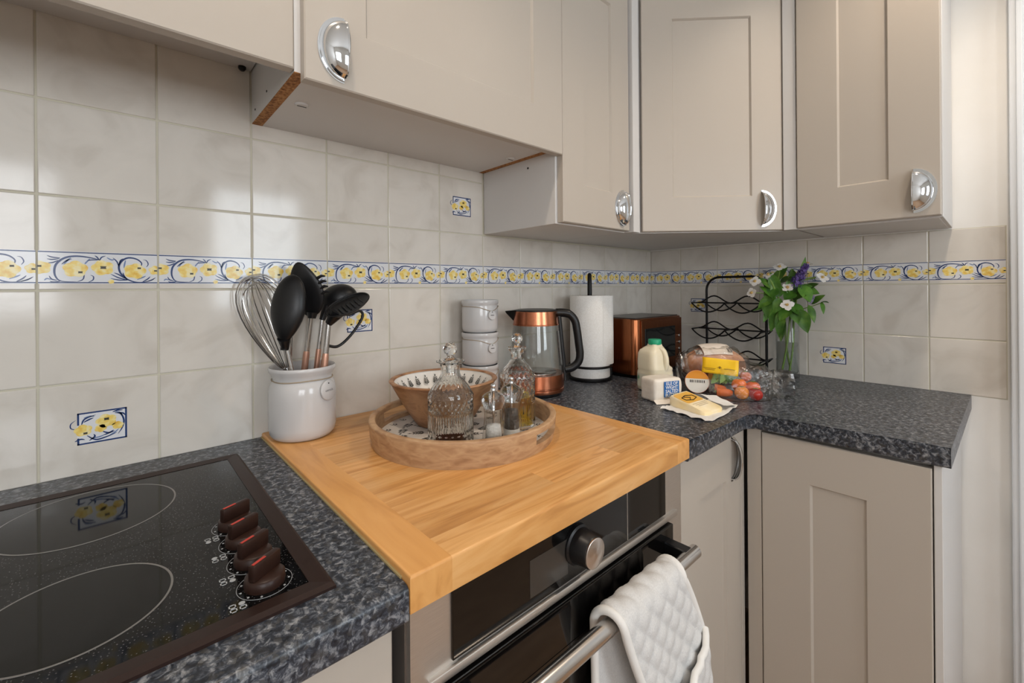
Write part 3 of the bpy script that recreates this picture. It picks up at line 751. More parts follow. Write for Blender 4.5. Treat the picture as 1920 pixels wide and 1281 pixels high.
# ------------------------------------------------------------------ utensil crock
def disc_tag(parent, c, nrm_, r, label_text=None, size=0.006):
    q = Vector((0, 0, 1)).rotation_difference(Vector(nrm_).normalized()).to_matrix().to_4x4()
    bm = NB(); lathe(bm, [(r * 0.96, 0), (r, 0.0015), (r, 0.0030), (r * 0.94, 0.0042), (0, 0.0042)], n=36, mtx=Matrix.Translation(Vector(c)) @ q)
    o = fin('round_tag', bm, CERAM, parent, True, 50)
    n_ = Vector(nrm_).normalized(); x = Vector((0, 0, 1)).cross(n_).normalized(); z = n_.cross(x)
    mm = Matrix((x, z, n_)).transposed().to_4x4(); mm.translation = Vector(c) + n_ * 0.0044
    DT = mat('tag_ink', (84, 80, 80), 0.6)
    if label_text: text('tag_lettering', label_text, size, DT, mm, o)
    else:
        bm = NB(); box(bm, -r * .45, r * .45, -0.0008, 0.0008, 0, 0.0003, 0, 1, mm); fin('tag_ink_line', bm, DT, o)
    bm = NB(); lathe(bm, [(0.0014, 0), (0.0014, 0.0004)], n=10, mtx=mm @ Matrix.Translation((0, r * 0.68, 0))); fin('tag_hole', bm, BLACKP, o)
    return o

CK = Vector((-1.461, -0.0705, ZB))
def crock():
    t = thing('utensil_crock', CK, 'pale grey stoneware utensil crock with round tag', 'crock')
    prof = [(0, 0), (0.050, 0), (0.056, 0.003), (0.0605, 0.010), (0.0625, 0.022), (0.0628, 0.08), (0.0620, 0.098), (0.0590, 0.109), (0.0555, 0.1145), (0.0550, 0.119), (0.0575, 0.126), (0.0618, 0.133), (0.0628, 0.138), (0.0610, 0.1410),
            (0.0580, 0.1395), (0.0540, 0.130), (0.0510, 0.119), (0.0550, 0.105), (0.0575, 0.09), (0.0575, 0.015), (0.053, 0.008), (0, 0.007)]
    bm = NB(); lathe(bm, prof, CK, 64); fin('pot', bm, CERAM, t, True, 60)
    tubeo('twine', [CK + Vector((0.0562 * math.cos(a), 0.0562 * math.sin(a), 0.116 + 0.001 * math.sin(3 * a))) for a in [2 * math.pi * k / 48 for k in range(48)]], 0.0013, TWINE, t, 6, True)
    d = CP - CK; a = math.atan2(d.y, d.x) + math.radians(46); n_ = Vector((math.cos(a), math.sin(a), 0.10))
    disc_tag(t, CK + Vector((0.0615 * math.cos(a), 0.0615 * math.sin(a), 0.094)), n_, 0.0200, 'utensils', 0.0070)
crock()

ROSE = mat('rose_gold_grip', (196, 150, 128), 0.3, 0.6)
HST = mat('polished_steel_handle', (190, 188, 186), 0.16, 1.0)
def camright(): return rt
def utensils():
    z0 = ZB + 0.010
    G = 'utensils standing in the grey crock'
    def tool(name, label, foot, neck, grip=0.45, r=0.0058):
        t = thing(name, foot, label, 'utensil', G); foot, neck = Vector(foot), Vector(neck)
        m_ = foot.lerp(neck, grip)
        tubeo('grip', [foot, foot.lerp(m_, 0.06), foot.lerp(m_, 0.94), m_], [r * .7, r * 1.05, r * 1.15, r], ROSE, t, 12)
        tubeo('steel_shaft', [m_, m_.lerp(neck, 0.5), neck], [r * .98, r * .92, r * 0.86], HST, t, 12)
        return t
    yv = lambda px, py, y: CP + ray(px, py) * ((y - CP.y) / ray(px, py).y)
    # whisk
    n_ = yv(536, 690, -0.055); top = yv(472, 516, -0.038); ax = (top - n_); Lx = ax.length; a_ = ax.normalized()
    t = thing('balloon_whisk', CK + Vector((0.02, 0, 0.015)), 'steel wire balloon whisk in the grey crock', 'utensil', G)
    ft = n_ - a_ * 0.105
    ft.z = max(ft.z, z0)
    tubeo('handle', [ft, n_.lerp(ft, 0.5), n_], [0.007, 0.008, 0.0065], HST, t, 12)
    s1 = (rt - a_ * rt.dot(a_)).normalized(); s2 = a_.cross(s1)
    for k in range(9):
        an = math.pi * k / 9 + 0.15; sd = s1 * math.cos(an) + s2 * math.sin(an) * 0.68; pts = []
        for i in range(33):
            f_ = i / 32 * 2 - 1; q = 1 - abs(f_)          # q 0 at neck, 1 at the crown
            h = Lx * (1 - (1 - q) ** 1.9) if q < 1 else Lx
            wd_ = 0.049 * math.sin(min(1.0, (1 - q) * 1.0) * math.pi) ** 0.9 if 0 < q < 1 else 0
            ang = math.pi * (1 - q)                         # teardrop
            w2 = 0.047 * math.sin(ang) * (1 - 0.42 * math.cos(ang + math.pi)) * 0.86
            h2 = Lx * (0.5 - 0.5 * math.cos(math.pi * q)) ** 0.92
            pts.append(n_ + a_ * (h2 * (1 - 0.012 * k)) + sd * (0.004 + w2) * (1 if f_ > 0 else -1))
        tubeo('wire', pts, 0.00095, HST, t, 5)
    # solid spoon, back of the bowl towards the room
    nk = yv(535, 645, -0.100); t = tool('serving_spoon', 'black nylon spoon showing its rounded back, standing in the grey crock', (CK.x - 0.008, CK.y - 0.036, z0), nk, 0.62)
    c = yv(541, 578, -0.110); a1 = (yv(551, 518, -0.104) - yv(533, 640, -0.104)).normalized(); a0 = (rt - a1 * rt.dot(a1)).normalized(); a2 = a0.cross(a1)
    rot = Matrix((a0, a2, a1)).transposed()
    bm = NB()
    def shp(q):
        k = (1 - 0.28 * max(0, -q.z) ** 1.5); y = q.y if q.y * (1 if a2.dot(fw) > 0 else -1) < 0 else q.y * -0.55
        return Vector((q.x * k, y, q.z))
    ellipsoid(bm, c, (0.0335, 0.017, 0.0650), rot, 28, 18, shp); hd = fin('bowl', bm, BLACKP, t, True)
    tubeo('collar', [c - a1 * 0.057, nk - a1 * 0.004, nk - a1 * 0.012], [0.012, 0.0082, 0.0076], BLACKP, t, 14)
    # pasta server with teeth, behind the spoon
    nk = yv(583, 592, -0.062); t = tool('pasta_server', 'black toothed pasta server rising tallest from the grey crock', (CK.x - 0.002, CK.y + 0.030, z0), nk, 0.68)
    tp = yv(556, 500, -0.062); a1 = (tp - nk).normalized(); a0 = (rt - a1 * rt.dot(a1)).normalized(); a2 = a0.cross(a1)
    c = yv(573, 543, -0.062); rot = Matrix((a0, a2, a1)).transposed(); bm = NB()
    ellipsoid(bm, c, (0.036, 0.013, 0.058), rot, 24, 16, lambda q: Vector((q.x * (1 - 0.35 * max(0, q.z)), q.y * (0.5 if q.y > 0 else 1), q.z))); fin('head', bm, BLACKP, t, True)
    tubeo('collar', [c - a1 * 0.05, nk - a1 * 0.006], [0.011, 0.0078], BLACKP, t, 14)
    for k in range(4):
        b0 = c + a0 * 0.030 + a1 * (0.018 - 0.011 * k); tubeo('tooth', [b0, b0 + a0 * 0.010 + a1 * 0.003, b0 + a0 * 0.017 + a1 * 0.001], [0.0035, 0.003, 0.0016], BLACKP, t, 8)
    # ladle behind
    nk = yv(604, 600, -0.050); t = tool('soup_ladle', 'black nylon ladle tipped over behind the skimmer in the grey crock', (CK.x + 0.022, CK.y + 0.028, z0), nk, 0.72, 0.005)
    c = yv(636, 560, -0.043); bm = NB()
    A0 = (rt * 0.9 + Vector((0, 0, 0.25))).normalized(); A1 = Vector((0, 0, 1)); A2 = A0.cross(A1).normalized(); A1 = A2.cross(A0)
    ellipsoid(bm, c, (0.040, 0.032, 0.032), Matrix((A0, A2, A1)).transposed(), 24, 16); fin('bowl', bm, BLACKP, t, True)
    tubeo('neck', [c - A0 * 0.022, yv(612, 578, -0.047), nk], [0.012, 0.009, 0.006], BLACKP, t, 12)
    # skimmer facing up and right
    nk = yv(616, 607, -0.105); t = tool('skimmer', 'black oval skimmer leaning out over the rim of the grey crock', (CK.x + 0.020, CK.y - 0.030, z0), nk, 0.72)
    c = yv(652, 571, -0.120); A0 = (yv(691, 552, -0.124) - yv(612, 592, -0.112)).normalized(); nr = (Vector((0, 0, 1)) * 0.75 - fw * 0.55 - rt * 0.2); A2 = (nr - A0 * nr.dot(A0)).normalized(); A1 = A2.cross(A0)
    bm = NB(); ellipsoid(bm, c, (0.0455, 0.034, 0.012), Matrix((A0, A1, A2)).transposed(), 30, 14, lambda q: Vector((q.x, q.y, -abs(q.z) + 0.55 * (1 - q.x ** 2 - q.y ** 2) * -0.2 if q.z < 0 else -0.65 * q.z)))
    hd = fin('dish', bm, BLACKP, t, True)
    rim = [c + A0 * 0.0455 * math.cos(2 * math.pi * k / 40) + A1 * 0.034 * math.sin(2 * math.pi * k / 40) for k in range(40)]
    tubeo('rim', rim, 0.0018, BLACKP, hd, 8, True)
    bm = NB()
    for k in range(-3, 4):
        tube(bm, [c + A0 * 0.009 * k - A1 * 0.014 - A2 * 0.0052, c + A0 * 0.009 * k + A1 * 0.014 - A2 * 0.0052], 0.0014, 6)
    fin('slots', bm, mat('slot_grey', (40, 40, 42), 0.5), hd, True)
    tubeo('neck', [c - A0 * 0.026 - A2 * 0.004, c - A0 * 0.034 - A2 * 0.010, nk], [0.016, 0.0125, 0.0072], BLACKP, t, 14)
    # strip hooped server
    nk = yv(614, 648, -0.088); t = tool('hooped_strainer', 'black looped strainer arm curling out from the grey crock', (CK.x + 0.012, CK.y - 0.006, z0), nk, 0.9, 0.0055)
    P = [yv(614, 648, -0.088), yv(632, 650, -0.088), yv(650, 637, -0.088), yv(668, 615, -0.088), yv(680, 593, -0.088), yv(674, 583, -0.088), yv(655, 590, -0.092), yv(640, 588, -0.094)]
    tubeo('loop', smoothpts(P, 6), 0.0030, BLACKP, t, 10)
utensils()

# ------------------------------------------------------------------ tray and what stands on it
TR = Vector((-1.2205, -0.2955, ZB))
LEAF = mat('black_leaf_print', (24, 30, 30), 0.4)
def leaf_sprig(bm, o, x, y, n_, L, wdt, pairs=4):
    """flat sprig: stem direction y, sideways x, lifted along n_"""
    def lf(p_, d, l_):
        s = n_.cross(d).normalized(); k = [p_, p_ + d * l_ * 0.5 + s * l_ * 0.22, p_ + d * l_, p_ + d * l_ * 0.5 - s * l_ * 0.22]
        bm.faces.new([bm.verts.new(q) for q in k])
    lf(o + y * L * 0.74, y, L * 0.30)
    for k in range(pairs):
        b = o + y * L * (0.08 + 0.66 * k / pairs)
        for s in (-1, 1): lf(b, (y * 0.75 + x * s).normalized(), wdt * (1.0 - 0.1 * k))
    s = x * L * 0.018; bm.faces.new([bm.verts.new(q) for q in (o - s, o + s, o + y * L * 0.8 + s * .5, o + y * L * 0.8 - s * .5)])
def tray():
    t = thing('round_serving_tray', TR, 'round mango wood tray with cut handles and white leaf-print base', 'tray')
    WDT = noise_mat('mango_wood', [(0.25, (150, 112, 80)), (0.42, (176, 138, 102)), (0.6, (194, 158, 120)), (0.8, (170, 128, 92))], 26, 0.5, (1.2, 1.2, 4.0), 9, 0.12, dist=0.5)
    bm = NB(); n = 144; ri, ro = 0.1685, 0.181; H = 0.047
    a_h = [math.atan2(-rt.y, -rt.x) - 0.42, math.atan2(rt.y, rt.x) - 0.42]
    zs = [0.0, 0.018, 0.036, H]
    def flare(z): return 0.004 * z / H
    V = {}
    for k in range(n):
        a = 2 * math.pi * k / n
        for j, z in enumerate(zs):
            for s, r in ((0, ri), (1, ro)):
                rr = r + flare(z) - (0.003 if j == 0 and s == 1 else 0)
                V[k, j, s] = bm.verts.new((TR.x + rr * math.cos(a), TR.y + rr * math.sin(a), TR.z + z))
    def inh(k):
        a = 2 * math.pi * (k + 0.5) / n
        return any(abs((a - h + math.pi) % (2 * math.pi) - math.pi) < 0.30 for h in a_h)
    for k in range(n):
        k2 = (k + 1) % n
        for j in range(3):
            if j == 1 and inh(k): continue
            bm.faces.new((V[k, j, 1], V[k2, j, 1], V[k2, j + 1, 1], V[k, j + 1, 1])); bm.faces.new((V[k, j, 0], V[k, j + 1, 0], V[k2, j + 1, 0], V[k2, j, 0]))
        bm.faces.new((V[k, 3, 0], V[k, 3, 1], V[k2, 3, 1], V[k2, 3, 0])); bm.faces.new((V[k, 0, 0], V[k2, 0, 0], V[k2, 0, 1], V[k, 0, 1]))
        if inh(k):
            bm.faces.new((V[k, 1, 0], V[k, 1, 1], V[k2, 1, 1], V[k2, 1, 0])); bm.faces.new((V[k, 2, 0], V[k2, 2, 0], V[k2, 2, 1], V[k, 2, 1]))
            if not inh((k - 1) % n): bm.faces.new((V[k, 1, 0], V[k, 2, 0], V[k, 2, 1], V[k, 1, 1]))
            if not inh(k2): bm.faces.new((V[k2, 1, 0], V[k2, 1, 1], V[k2, 2, 1], V[k2, 2, 0]))
    es = [e for e in bm.edges if all(abs(v.co.z - TR.z - H) < 1e-6 for v in e.verts) and abs((e.verts[0].co - e.verts[1].co).length) < 0.0095]
    bmesh.ops.bevel(bm, geom=es, offset=0.003, segments=3, profile=0.5, affect='EDGES')
    fin('rim', bm, WDT, t, True, 40)
    bm = NB(); lathe(bm, [(0.1690, 0.004), (0.1690, 0.0100)], TR, 96); b = fin('base', bm, mat('white_enamel', (228, 224, 218), 0.3), t)
    bm = NB(); rnd = random.Random(5); zz = TR.z + 0.01015
    for ring, (rr, cnt) in enumerate(((0.035, 6), (0.078, 13), (0.122, 21), (0.152, 27))):
        for k in range(cnt):
            a = 2 * math.pi * (k + 0.5 * (ring % 2)) / cnt; o = Vector((TR.x + rr * math.cos(a), TR.y + rr * math.sin(a), zz)); y = Vector((math.cos(a), math.sin(a), 0)) if ring % 2 else Vector((-math.sin(a), math.cos(a), 0)); x = Vector((-y.y, y.x, 0))
            if rr > 0.14: o = Vector((TR.x + 0.146 * math.cos(a), TR.y + 0.146 * math.sin(a), zz)); leaf_sprig(bm, o, x, y, Vector((0, 0, 1)), 0.018, 0.009, 2)
            else: leaf_sprig(bm, o, x, y, Vector((0, 0, 1)), 0.034, 0.0125, 4)
    fin('leaf_print', bm, LEAF, b)
tray()
ZT = ZB + 0.0103

BW = Vector((-1.2225, -0.2250, ZT))
def bowl():
    t = thing('wooden_bowl', BW, 'conical mango wood bowl with white leaf-printed inside, on the tray', 'bowl')
    WDT = noise_mat('mango_wood_dark', [(0.25, (104, 70, 46)), (0.42, (146, 100, 66)), (0.6, (176, 132, 94)), (0.8, (128, 86, 56))], 10, 0.42, (1.4, 1.4, 3.0), 7, 0.15, dist=1.8)
    H = 0.094; R = 0.1140
    bm = NB(); lathe(bm, [(0, 0), (0.056, 0), (0.0605, 0.004), (0.0885, 0.048), (0.1095, H - 0.007), (R, H - 0.002), (R - 0.0015, H), (R - 0.009, H), (R - 0.011, H - 0.003)], BW, 80)
    for f in [f for f in bm.faces if len(f.verts) > 6 and f.calc_center_median().z > BW.z + 0.05]: bm.faces.remove(f)
    fin('outer_shell', bm, WDT, t, True, 50)
    bm = NB(); lathe(bm, [(R - 0.0085, H - 0.0006), (0.1015, H - 0.010), (0.085, 0.056), (0.062, 0.022), (0.046, 0.011), (0, 0.009)], BW, 80)
    for f in [f for f in bm.faces if len(f.verts) > 6]: bm.faces.remove(f)
    ins = fin('enamel_lining', bm, mat('white_enamel', (228, 224, 218), 0.3), t, True)
    bm = NB()
    for row, (z, r, L, cnt, off) in enumerate(((H - 0.031, 0.0893, 0.024, 26, 0), (H - 0.058, 0.0745, 0.023, 20, .5))):
        for k in range(cnt):
            a = 2 * math.pi * (k + off) / cnt; rad_ = Vector((math.cos(a), math.sin(a), 0))
            sl = (rad_ * 0.59 + Vector((0, 0, 0.81))).normalized(); n_ = (-rad_ * 0.81 + Vector((0, 0, 0.59))).normalized()
            leaf_sprig(bm, BW + rad_ * (r - 0.0025) + Vector((0, 0, z)) + n_ * 0.0022, sl.cross(n_), sl, n_, L, 0.0085, 4)
    fin('leaf_print', bm, LEAF, ins)
bowl()

def decanter(name, c, prof, label, liquid, lh, stop, flutes, col, sr=1.0, sz=1.0):
    prof = [(r * sr, z * sz) for r, z in prof]; flutes = [(a * sz, b * sz, n_, d) for a, b, n_, d in flutes]; stop = (stop[0] * sz, stop[1] * sz)
    t = thing(name, c, label, 'decanter', 'cut glass decanters on the tray')
    th = 0.0032
    def cut(a, r, z, i):
        for z0, z1, n_, d in flutes:
            if z0 <= z <= z1:
                if n_ <= 26 and d < 0.06:          # diamond-cut band
                    c_ = math.pi / (z1 - z0) * (z - z0); q = max(abs(math.sin(n_ * a / 2 + c_)), abs(math.sin(n_ * a / 2 - c_)))
                    return r * (1 + d * q - d)
                return r * (1 + d * abs(math.sin(n_ * a / 2)) - d)
        return r
    full = []
    for i in range(len(prof) - 1):
        (r0_, z0), (r1, z1) = prof[i], prof[i + 1]; k = max(1, int((z1 - z0) / 0.0022))
        for j in range(k): full.append((r0_ + (r1 - r0_) * j / k, z0 + (z1 - z0) * j / k))
    full.append(prof[-1])
    bm = NB(); n = 168
    inner = [(max(0.004, r - th), max(z, 0.006)) for r, z in prof][::-1]
    rings = [(0, 0)] + full + inner + [(0, 0.006)]
    nf = len(full)
    lathe(bm, rings, c, n, lambda a, r, z, i: cut(a, r, z, i) if 1 <= i <= nf else r)
    fin('bottle', bm, GLASS, t, True, 38)
    LQ = mat('liquid_' + liquid, col, 0.0, trans=1.0, ior=1.34)
    lr = [(max(0.004, r - th - 0.0004), z) for r, z in prof if 0.004 < z < lh]
    r_at = lr[-1][0]
    bm = NB(); lathe(bm, [(0, 0.0065), (lr[0][0], 0.0065)] + [q for q in lr if q[1] > 0.008] + [(r_at, lh), (0, lh)], c, 48); fin('liquid', bm, LQ, t, True, 40)
    # faceted ball stopper
    zt, rb = stop; bm = NB()
    lathe(bm, [(0, -0.020), (0.0075, -0.020), (0.0088, -0.001), (0.0125, 0.0005), (0.0125, 0.003), (0.006, 0.006), (0.0055, 0.010)], Vector(c) + Vector((0, 0, zt)), 28)
    r = bmesh.ops.create_icosphere(bm, subdivisions=2, radius=rb)
    for v in r['verts']: v.co += Vector(c) + Vector((0, 0, zt + 0.008 + rb))
    fin('stopper', bm, GLASS, t)
    return t
C1 = PD(844.5, 700, 0.785); C1.z = ZT
decanter('decanter', C1, [(0.0395, 0), (0.0415, 0.002), (0.0418, 0.012), (0.0418, 0.094), (0.0424, 0.098), (0.0420, 0.103), (0.0330, 0.119), (0.0215, 0.133), (0.0175, 0.142), (0.0172, 0.154), (0.0195, 0.160), (0.0265, 0.1640), (0.0255, 0.1665)],
         'cut glass decanter with pleated shoulders and dark vinegar dregs, on the tray', 'dark', 0.013, (0.165, 0.0135),
         [(0.014, 0.034, 24, 0.055), (0.038, 0.072, 56, 0.035), (0.078, 0.094, 24, 0.055), (0.104, 0.136, 22, 0.035), (0.158, 0.168, 12, 0.10)], (120, 44, 52), 0.963, 0.945)
C2 = PD(970, 700, 0.912); C2.z = ZT
decanter('decanter', C2, [(0.0345, 0), (0.0360, 0.002), (0.0365, 0.012), (0.0365, 0.098), (0.0368, 0.104), (0.0362, 0.110), (0.0270, 0.126), (0.0160, 0.139), (0.0128, 0.143), (0.0128, 0.153), (0.0170, 0.160), (0.0205, 0.1655), (0.0195, 0.168)],
         'cut glass decanter half full of golden oil, on the tray', 'gold', 0.062, (0.1655, 0.0125),
         [(0.014, 0.052, 50, 0.035), (0.058, 0.082, 22, 0.055), (0.086, 0.104, 22, 0.055), (0.112, 0.130, 20, 0.025), (0.158, 0.168, 10, 0.10)], (228, 188, 40), 1.0, 0.96)
def mill(c, H, label, fill, fillcol):
    t = thing('pepper_mill' if 'pepper' in label else 'salt_mill', c, label, 'mill', 'clear acrylic mills on the tray'); s = H / 0.112
    bm = NB()
    o = [(0.0215, 0), (0.0222, 0.002), (0.0218, 0.006), (0.0192, 0.026), (0.0172, 0.044), (0.0165, 0.052), (0.0170, 0.060), (0.0178, 0.066)]
    i = [(0.0130, 0.066), (0.0128, 0.052), (0.0138, 0.040), (0.0150, 0.022), (0.0160, 0.010)]
    lathe(bm, [(0, 0)] + [(r, z * s) for r, z in o + i] + [(0, 0.010 * s)], c, 40); fin('body', bm, ACR, t, True, 50)
    bm = NB(); hd = [(0.0176, 0.0672), (0.0186, 0.071), (0.0206, 0.0755), (0.0222, 0.0810), (0.0218, 0.0860), (0.0190, 0.0905), (0.0150, 0.0940), (0.0095, 0.0965), (0.0050, 0.0995)]
    lathe(bm, [(0, 0.0672 * s)] + [(r, z * s) for r, z in hd] + [(0, 0.0995 * s)], c, 40); fin('head', bm, ACRYL, t, True, 50)
    bm = NB(); lathe(bm, [(0, 0.0992), (0.0042, 0.0992), (0.0042, 0.102), (0.0030, 0.104), (0.0048, 0.107), (0.0046, 0.110), (0.0025, 0.1118), (0, 0.112)], c, 24)
    for v in bm.verts: v.co.z = c[2] + (v.co.z - c[2]) * s
    fin('finial', bm, CHROME, t, True, 50)
    tubeo('spindle', [Vector(c) + Vector((0, 0, 0.011 * s)), Vector(c) + Vector((0, 0, 0.0985 * s))], 0.0022, CHROME, t, 10)
    bm = NB(); z1 = fill * s; pr = [(0.0150, 0.0105), (0.0142, 0.022), (0.0131, 0.039)]
    pts = [(r, z * s) for r, z in pr if z * s < z1] + [(0.0128, z1)]
    lathe(bm, [(0, 0.0104 * s)] + pts + [(0, z1 + 0.002)], c, 28, lambda a, r, z, i: r * (1 + 0.03 * math.sin(9 * a + 40 * z)))
    fin('filling', bm, noise_mat('filling_' + label[14:20], fillcol, 260, 0.7, bump=0.6), t, True)
    if 'pepper' in label:
        bm = NB(); lathe(bm, [(0.0145, 0.0008), (0.0165, 0.0008), (0.0155, 0.016 * s), (0.0145, 0.016 * s)], c, 28, closed=True); fin('grinder_ring', bm, WHITE, t, True)
c = PD(925, 760, 0.800); c.z = ZT
mill(c, 0.110, 'clear acrylic salt mill part filled with white salt, on the tray', 0.036, [(0.4, (225, 224, 222)), (0.6, (245, 244, 242))])
c = PD(959, 760, 0.842); c.z = ZT
mill(c, 0.114, 'clear acrylic pepper mill part filled with dark peppercorns, on the tray', 0.050, [(0.35, (20, 18, 18)), (0.6, (70, 62, 56))])

# ------------------------------------------------------------------ stacked canisters
def canisters():
    c = PD(900, 600, 1.205); h = 0.0875; R = 0.0508
    for k, lab in enumerate(('lowest', 'middle', 'topmost')):
        b = Vector((c.x, c.y, ZB + k * (h + 0.0002)))
        t = thing('stoneware_canister', b, 'pale grey stoneware canister with round tag, %s of the stack by the tiles' % lab, 'canister', 'stacked grey canisters')
        pr = [(0, 0), (0.042, 0), (0.0465, 0.004), (0.0488, 0.012), (0.0492, 0.040), (0.0490, 0.066), (0.0480, 0.0715), (0.0484, 0.0745), (0.0506, 0.078), (R, 0.0845), (0.0495, h), (0.0470, h), (0.0455, 0.080), (0.0450, 0.06), (0.045, 0.010), (0, 0.008)]
        bm = NB(); lathe(bm, pr, b, 56); fin('pot', bm, CERAM, t, True, 60)
        d = CP - b; a0 = math.atan2(d.y, d.x); at = a0 + math.radians(38)
        pts = []
        for i in range(49):
            f_ = i / 48; a = at - math.radians(25) - f_ * 2 * math.pi + math.radians(25)
            dz = -0.012 * math.exp(-((f_ if f_ < 0.5 else 1 - f_) * 2 * math.pi) ** 2 / 0.30)
            pts.append(b + Vector((0.0500 * math.cos(a), 0.0500 * math.sin(a), 0.0705 + dz)))
        tubeo('twine', pts, 0.0010, TWINE, t, 6)
        disc_tag(t, b + Vector((0.0492 * math.cos(at), 0.0492 * math.sin(at), 0.047)), (math.cos(at), math.sin(at), 0.05), 0.0125)
canisters()

# ------------------------------------------------------------------ kettle
def kettle():
    K = PD(1005, 640, 1.275); K.z = W
    t = thing('glass_kettle', K, 'glass electric kettle with copper bands and black handle beside the wooden board', 'kettle')
    bm = NB(); lathe(bm, [(0, 0), (0.072, 0), (0.074, 0.004), (0.074, 0.010), (0, 0.010)], K, 56); fin('power_base', bm, BLACKP, t, True, 40)
    bm = NB(); lathe(bm, [(0, 0.0102), (0.0795, 0.0102), (0.0805, 0.014), (0.0800, 0.020), (0.0780, 0.0215), (0.0780, 0.0245), (0.0805, 0.026), (0.0795, 0.060), (0, 0.060)], K, 64); fin('copper_base', bm, COPPER, t, True, 35)
    bm = NB(); lathe(bm, [(0.0790, 0.0602), (0.0782, 0.075), (0.0665, 0.197), (0.0640, 0.197), (0.0758, 0.075), (0.0766, 0.0602)], K, 64, closed=True); fin('glass_body', bm, thin_glass('kettle_glass', (247, 249, 249), 0.02, 0.7, 0.04, base=0.04), t, True, 50)
    bm = NB(); lathe(bm, [(0.0610, 0.1972), (0.0672, 0.1972), (0.0672, 0.2005), (0.0655, 0.2010), (0.0625, 0.236), (0.0600, 0.238)], K, 64)
    fin('copper_collar', bm, COPPER, t, True, 35)
    bm = NB(); lathe(bm, [(0, 0.2365), (0.0615, 0.2365), (0.0605, 0.2405), (0.050, 0.2425), (0, 0.2428)], K, 56); fin('lid', bm, BLACKP, t, True, 40)
    d = rt.copy(); d.z = 0; d.normalize(); s = Vector((-d.y, d.x, 0)); Z = Vector((0, 0, 1))
    bm = NB(); B = [(-0.060, 0.0215, 0.240), (-0.060, -0.0215, 0.240), (-0.060, 0, 0.2035), (-0.0885, 0.004, 0.2375), (-0.0885, -0.004, 0.2375), (-0.0875, 0, 0.2330)]
    V = [bm.verts.new(K + d * a + s * b + Z * c_) for a, b, c_ in B]
    for f in ((0, 1, 4, 3), (1, 2, 5, 4), (2, 0, 3, 5), (0, 2, 1), (3, 4, 5)): bm.faces.new([V[i] for i in f])
    fin('spout', bm, BLACKP, t)
    pts = smoothpts([K + d * a + Z * z for a, z in ((0.058, 0.231), (0.078, 0.231), (0.098, 0.226), (0.113, 0.208), (0.119, 0.180), (0.124, 0.140), (0.127, 0.110), (0.122, 0.088), (0.104, 0.072), (0.084, 0.067))], 6)
    tubeo('handle', pts, [0.0125] * 12 + [0.0115] * (len(pts) - 12), BLACKP, t, 16)
    bm = NB(); pts = [K + d * a + Z * z for a, z in ((0.0655, 0.235), (0.0690, 0.197), (0.0800, 0.075), (0.0830, 0.035))]
    tube(bm, pts, 0.0075, 12); fin('handle_spine', bm, BLACKP, t, True, 50)
    bm = NB(); lathe(bm, [(0, 0.0605), (0.060, 0.0605), (0.058, 0.064), (0, 0.066)], K, 48); fin('heating_plate', bm, HST, t, True)
    tubeo('water_gauge', [K + d * 0.071 - s * 0.01 + Z * 0.08, K + d * 0.063 - s * 0.01 + Z * 0.18], 0.0045, mat('smoked_plastic', (60, 62, 64), 0.2), t, 8)
kettle()

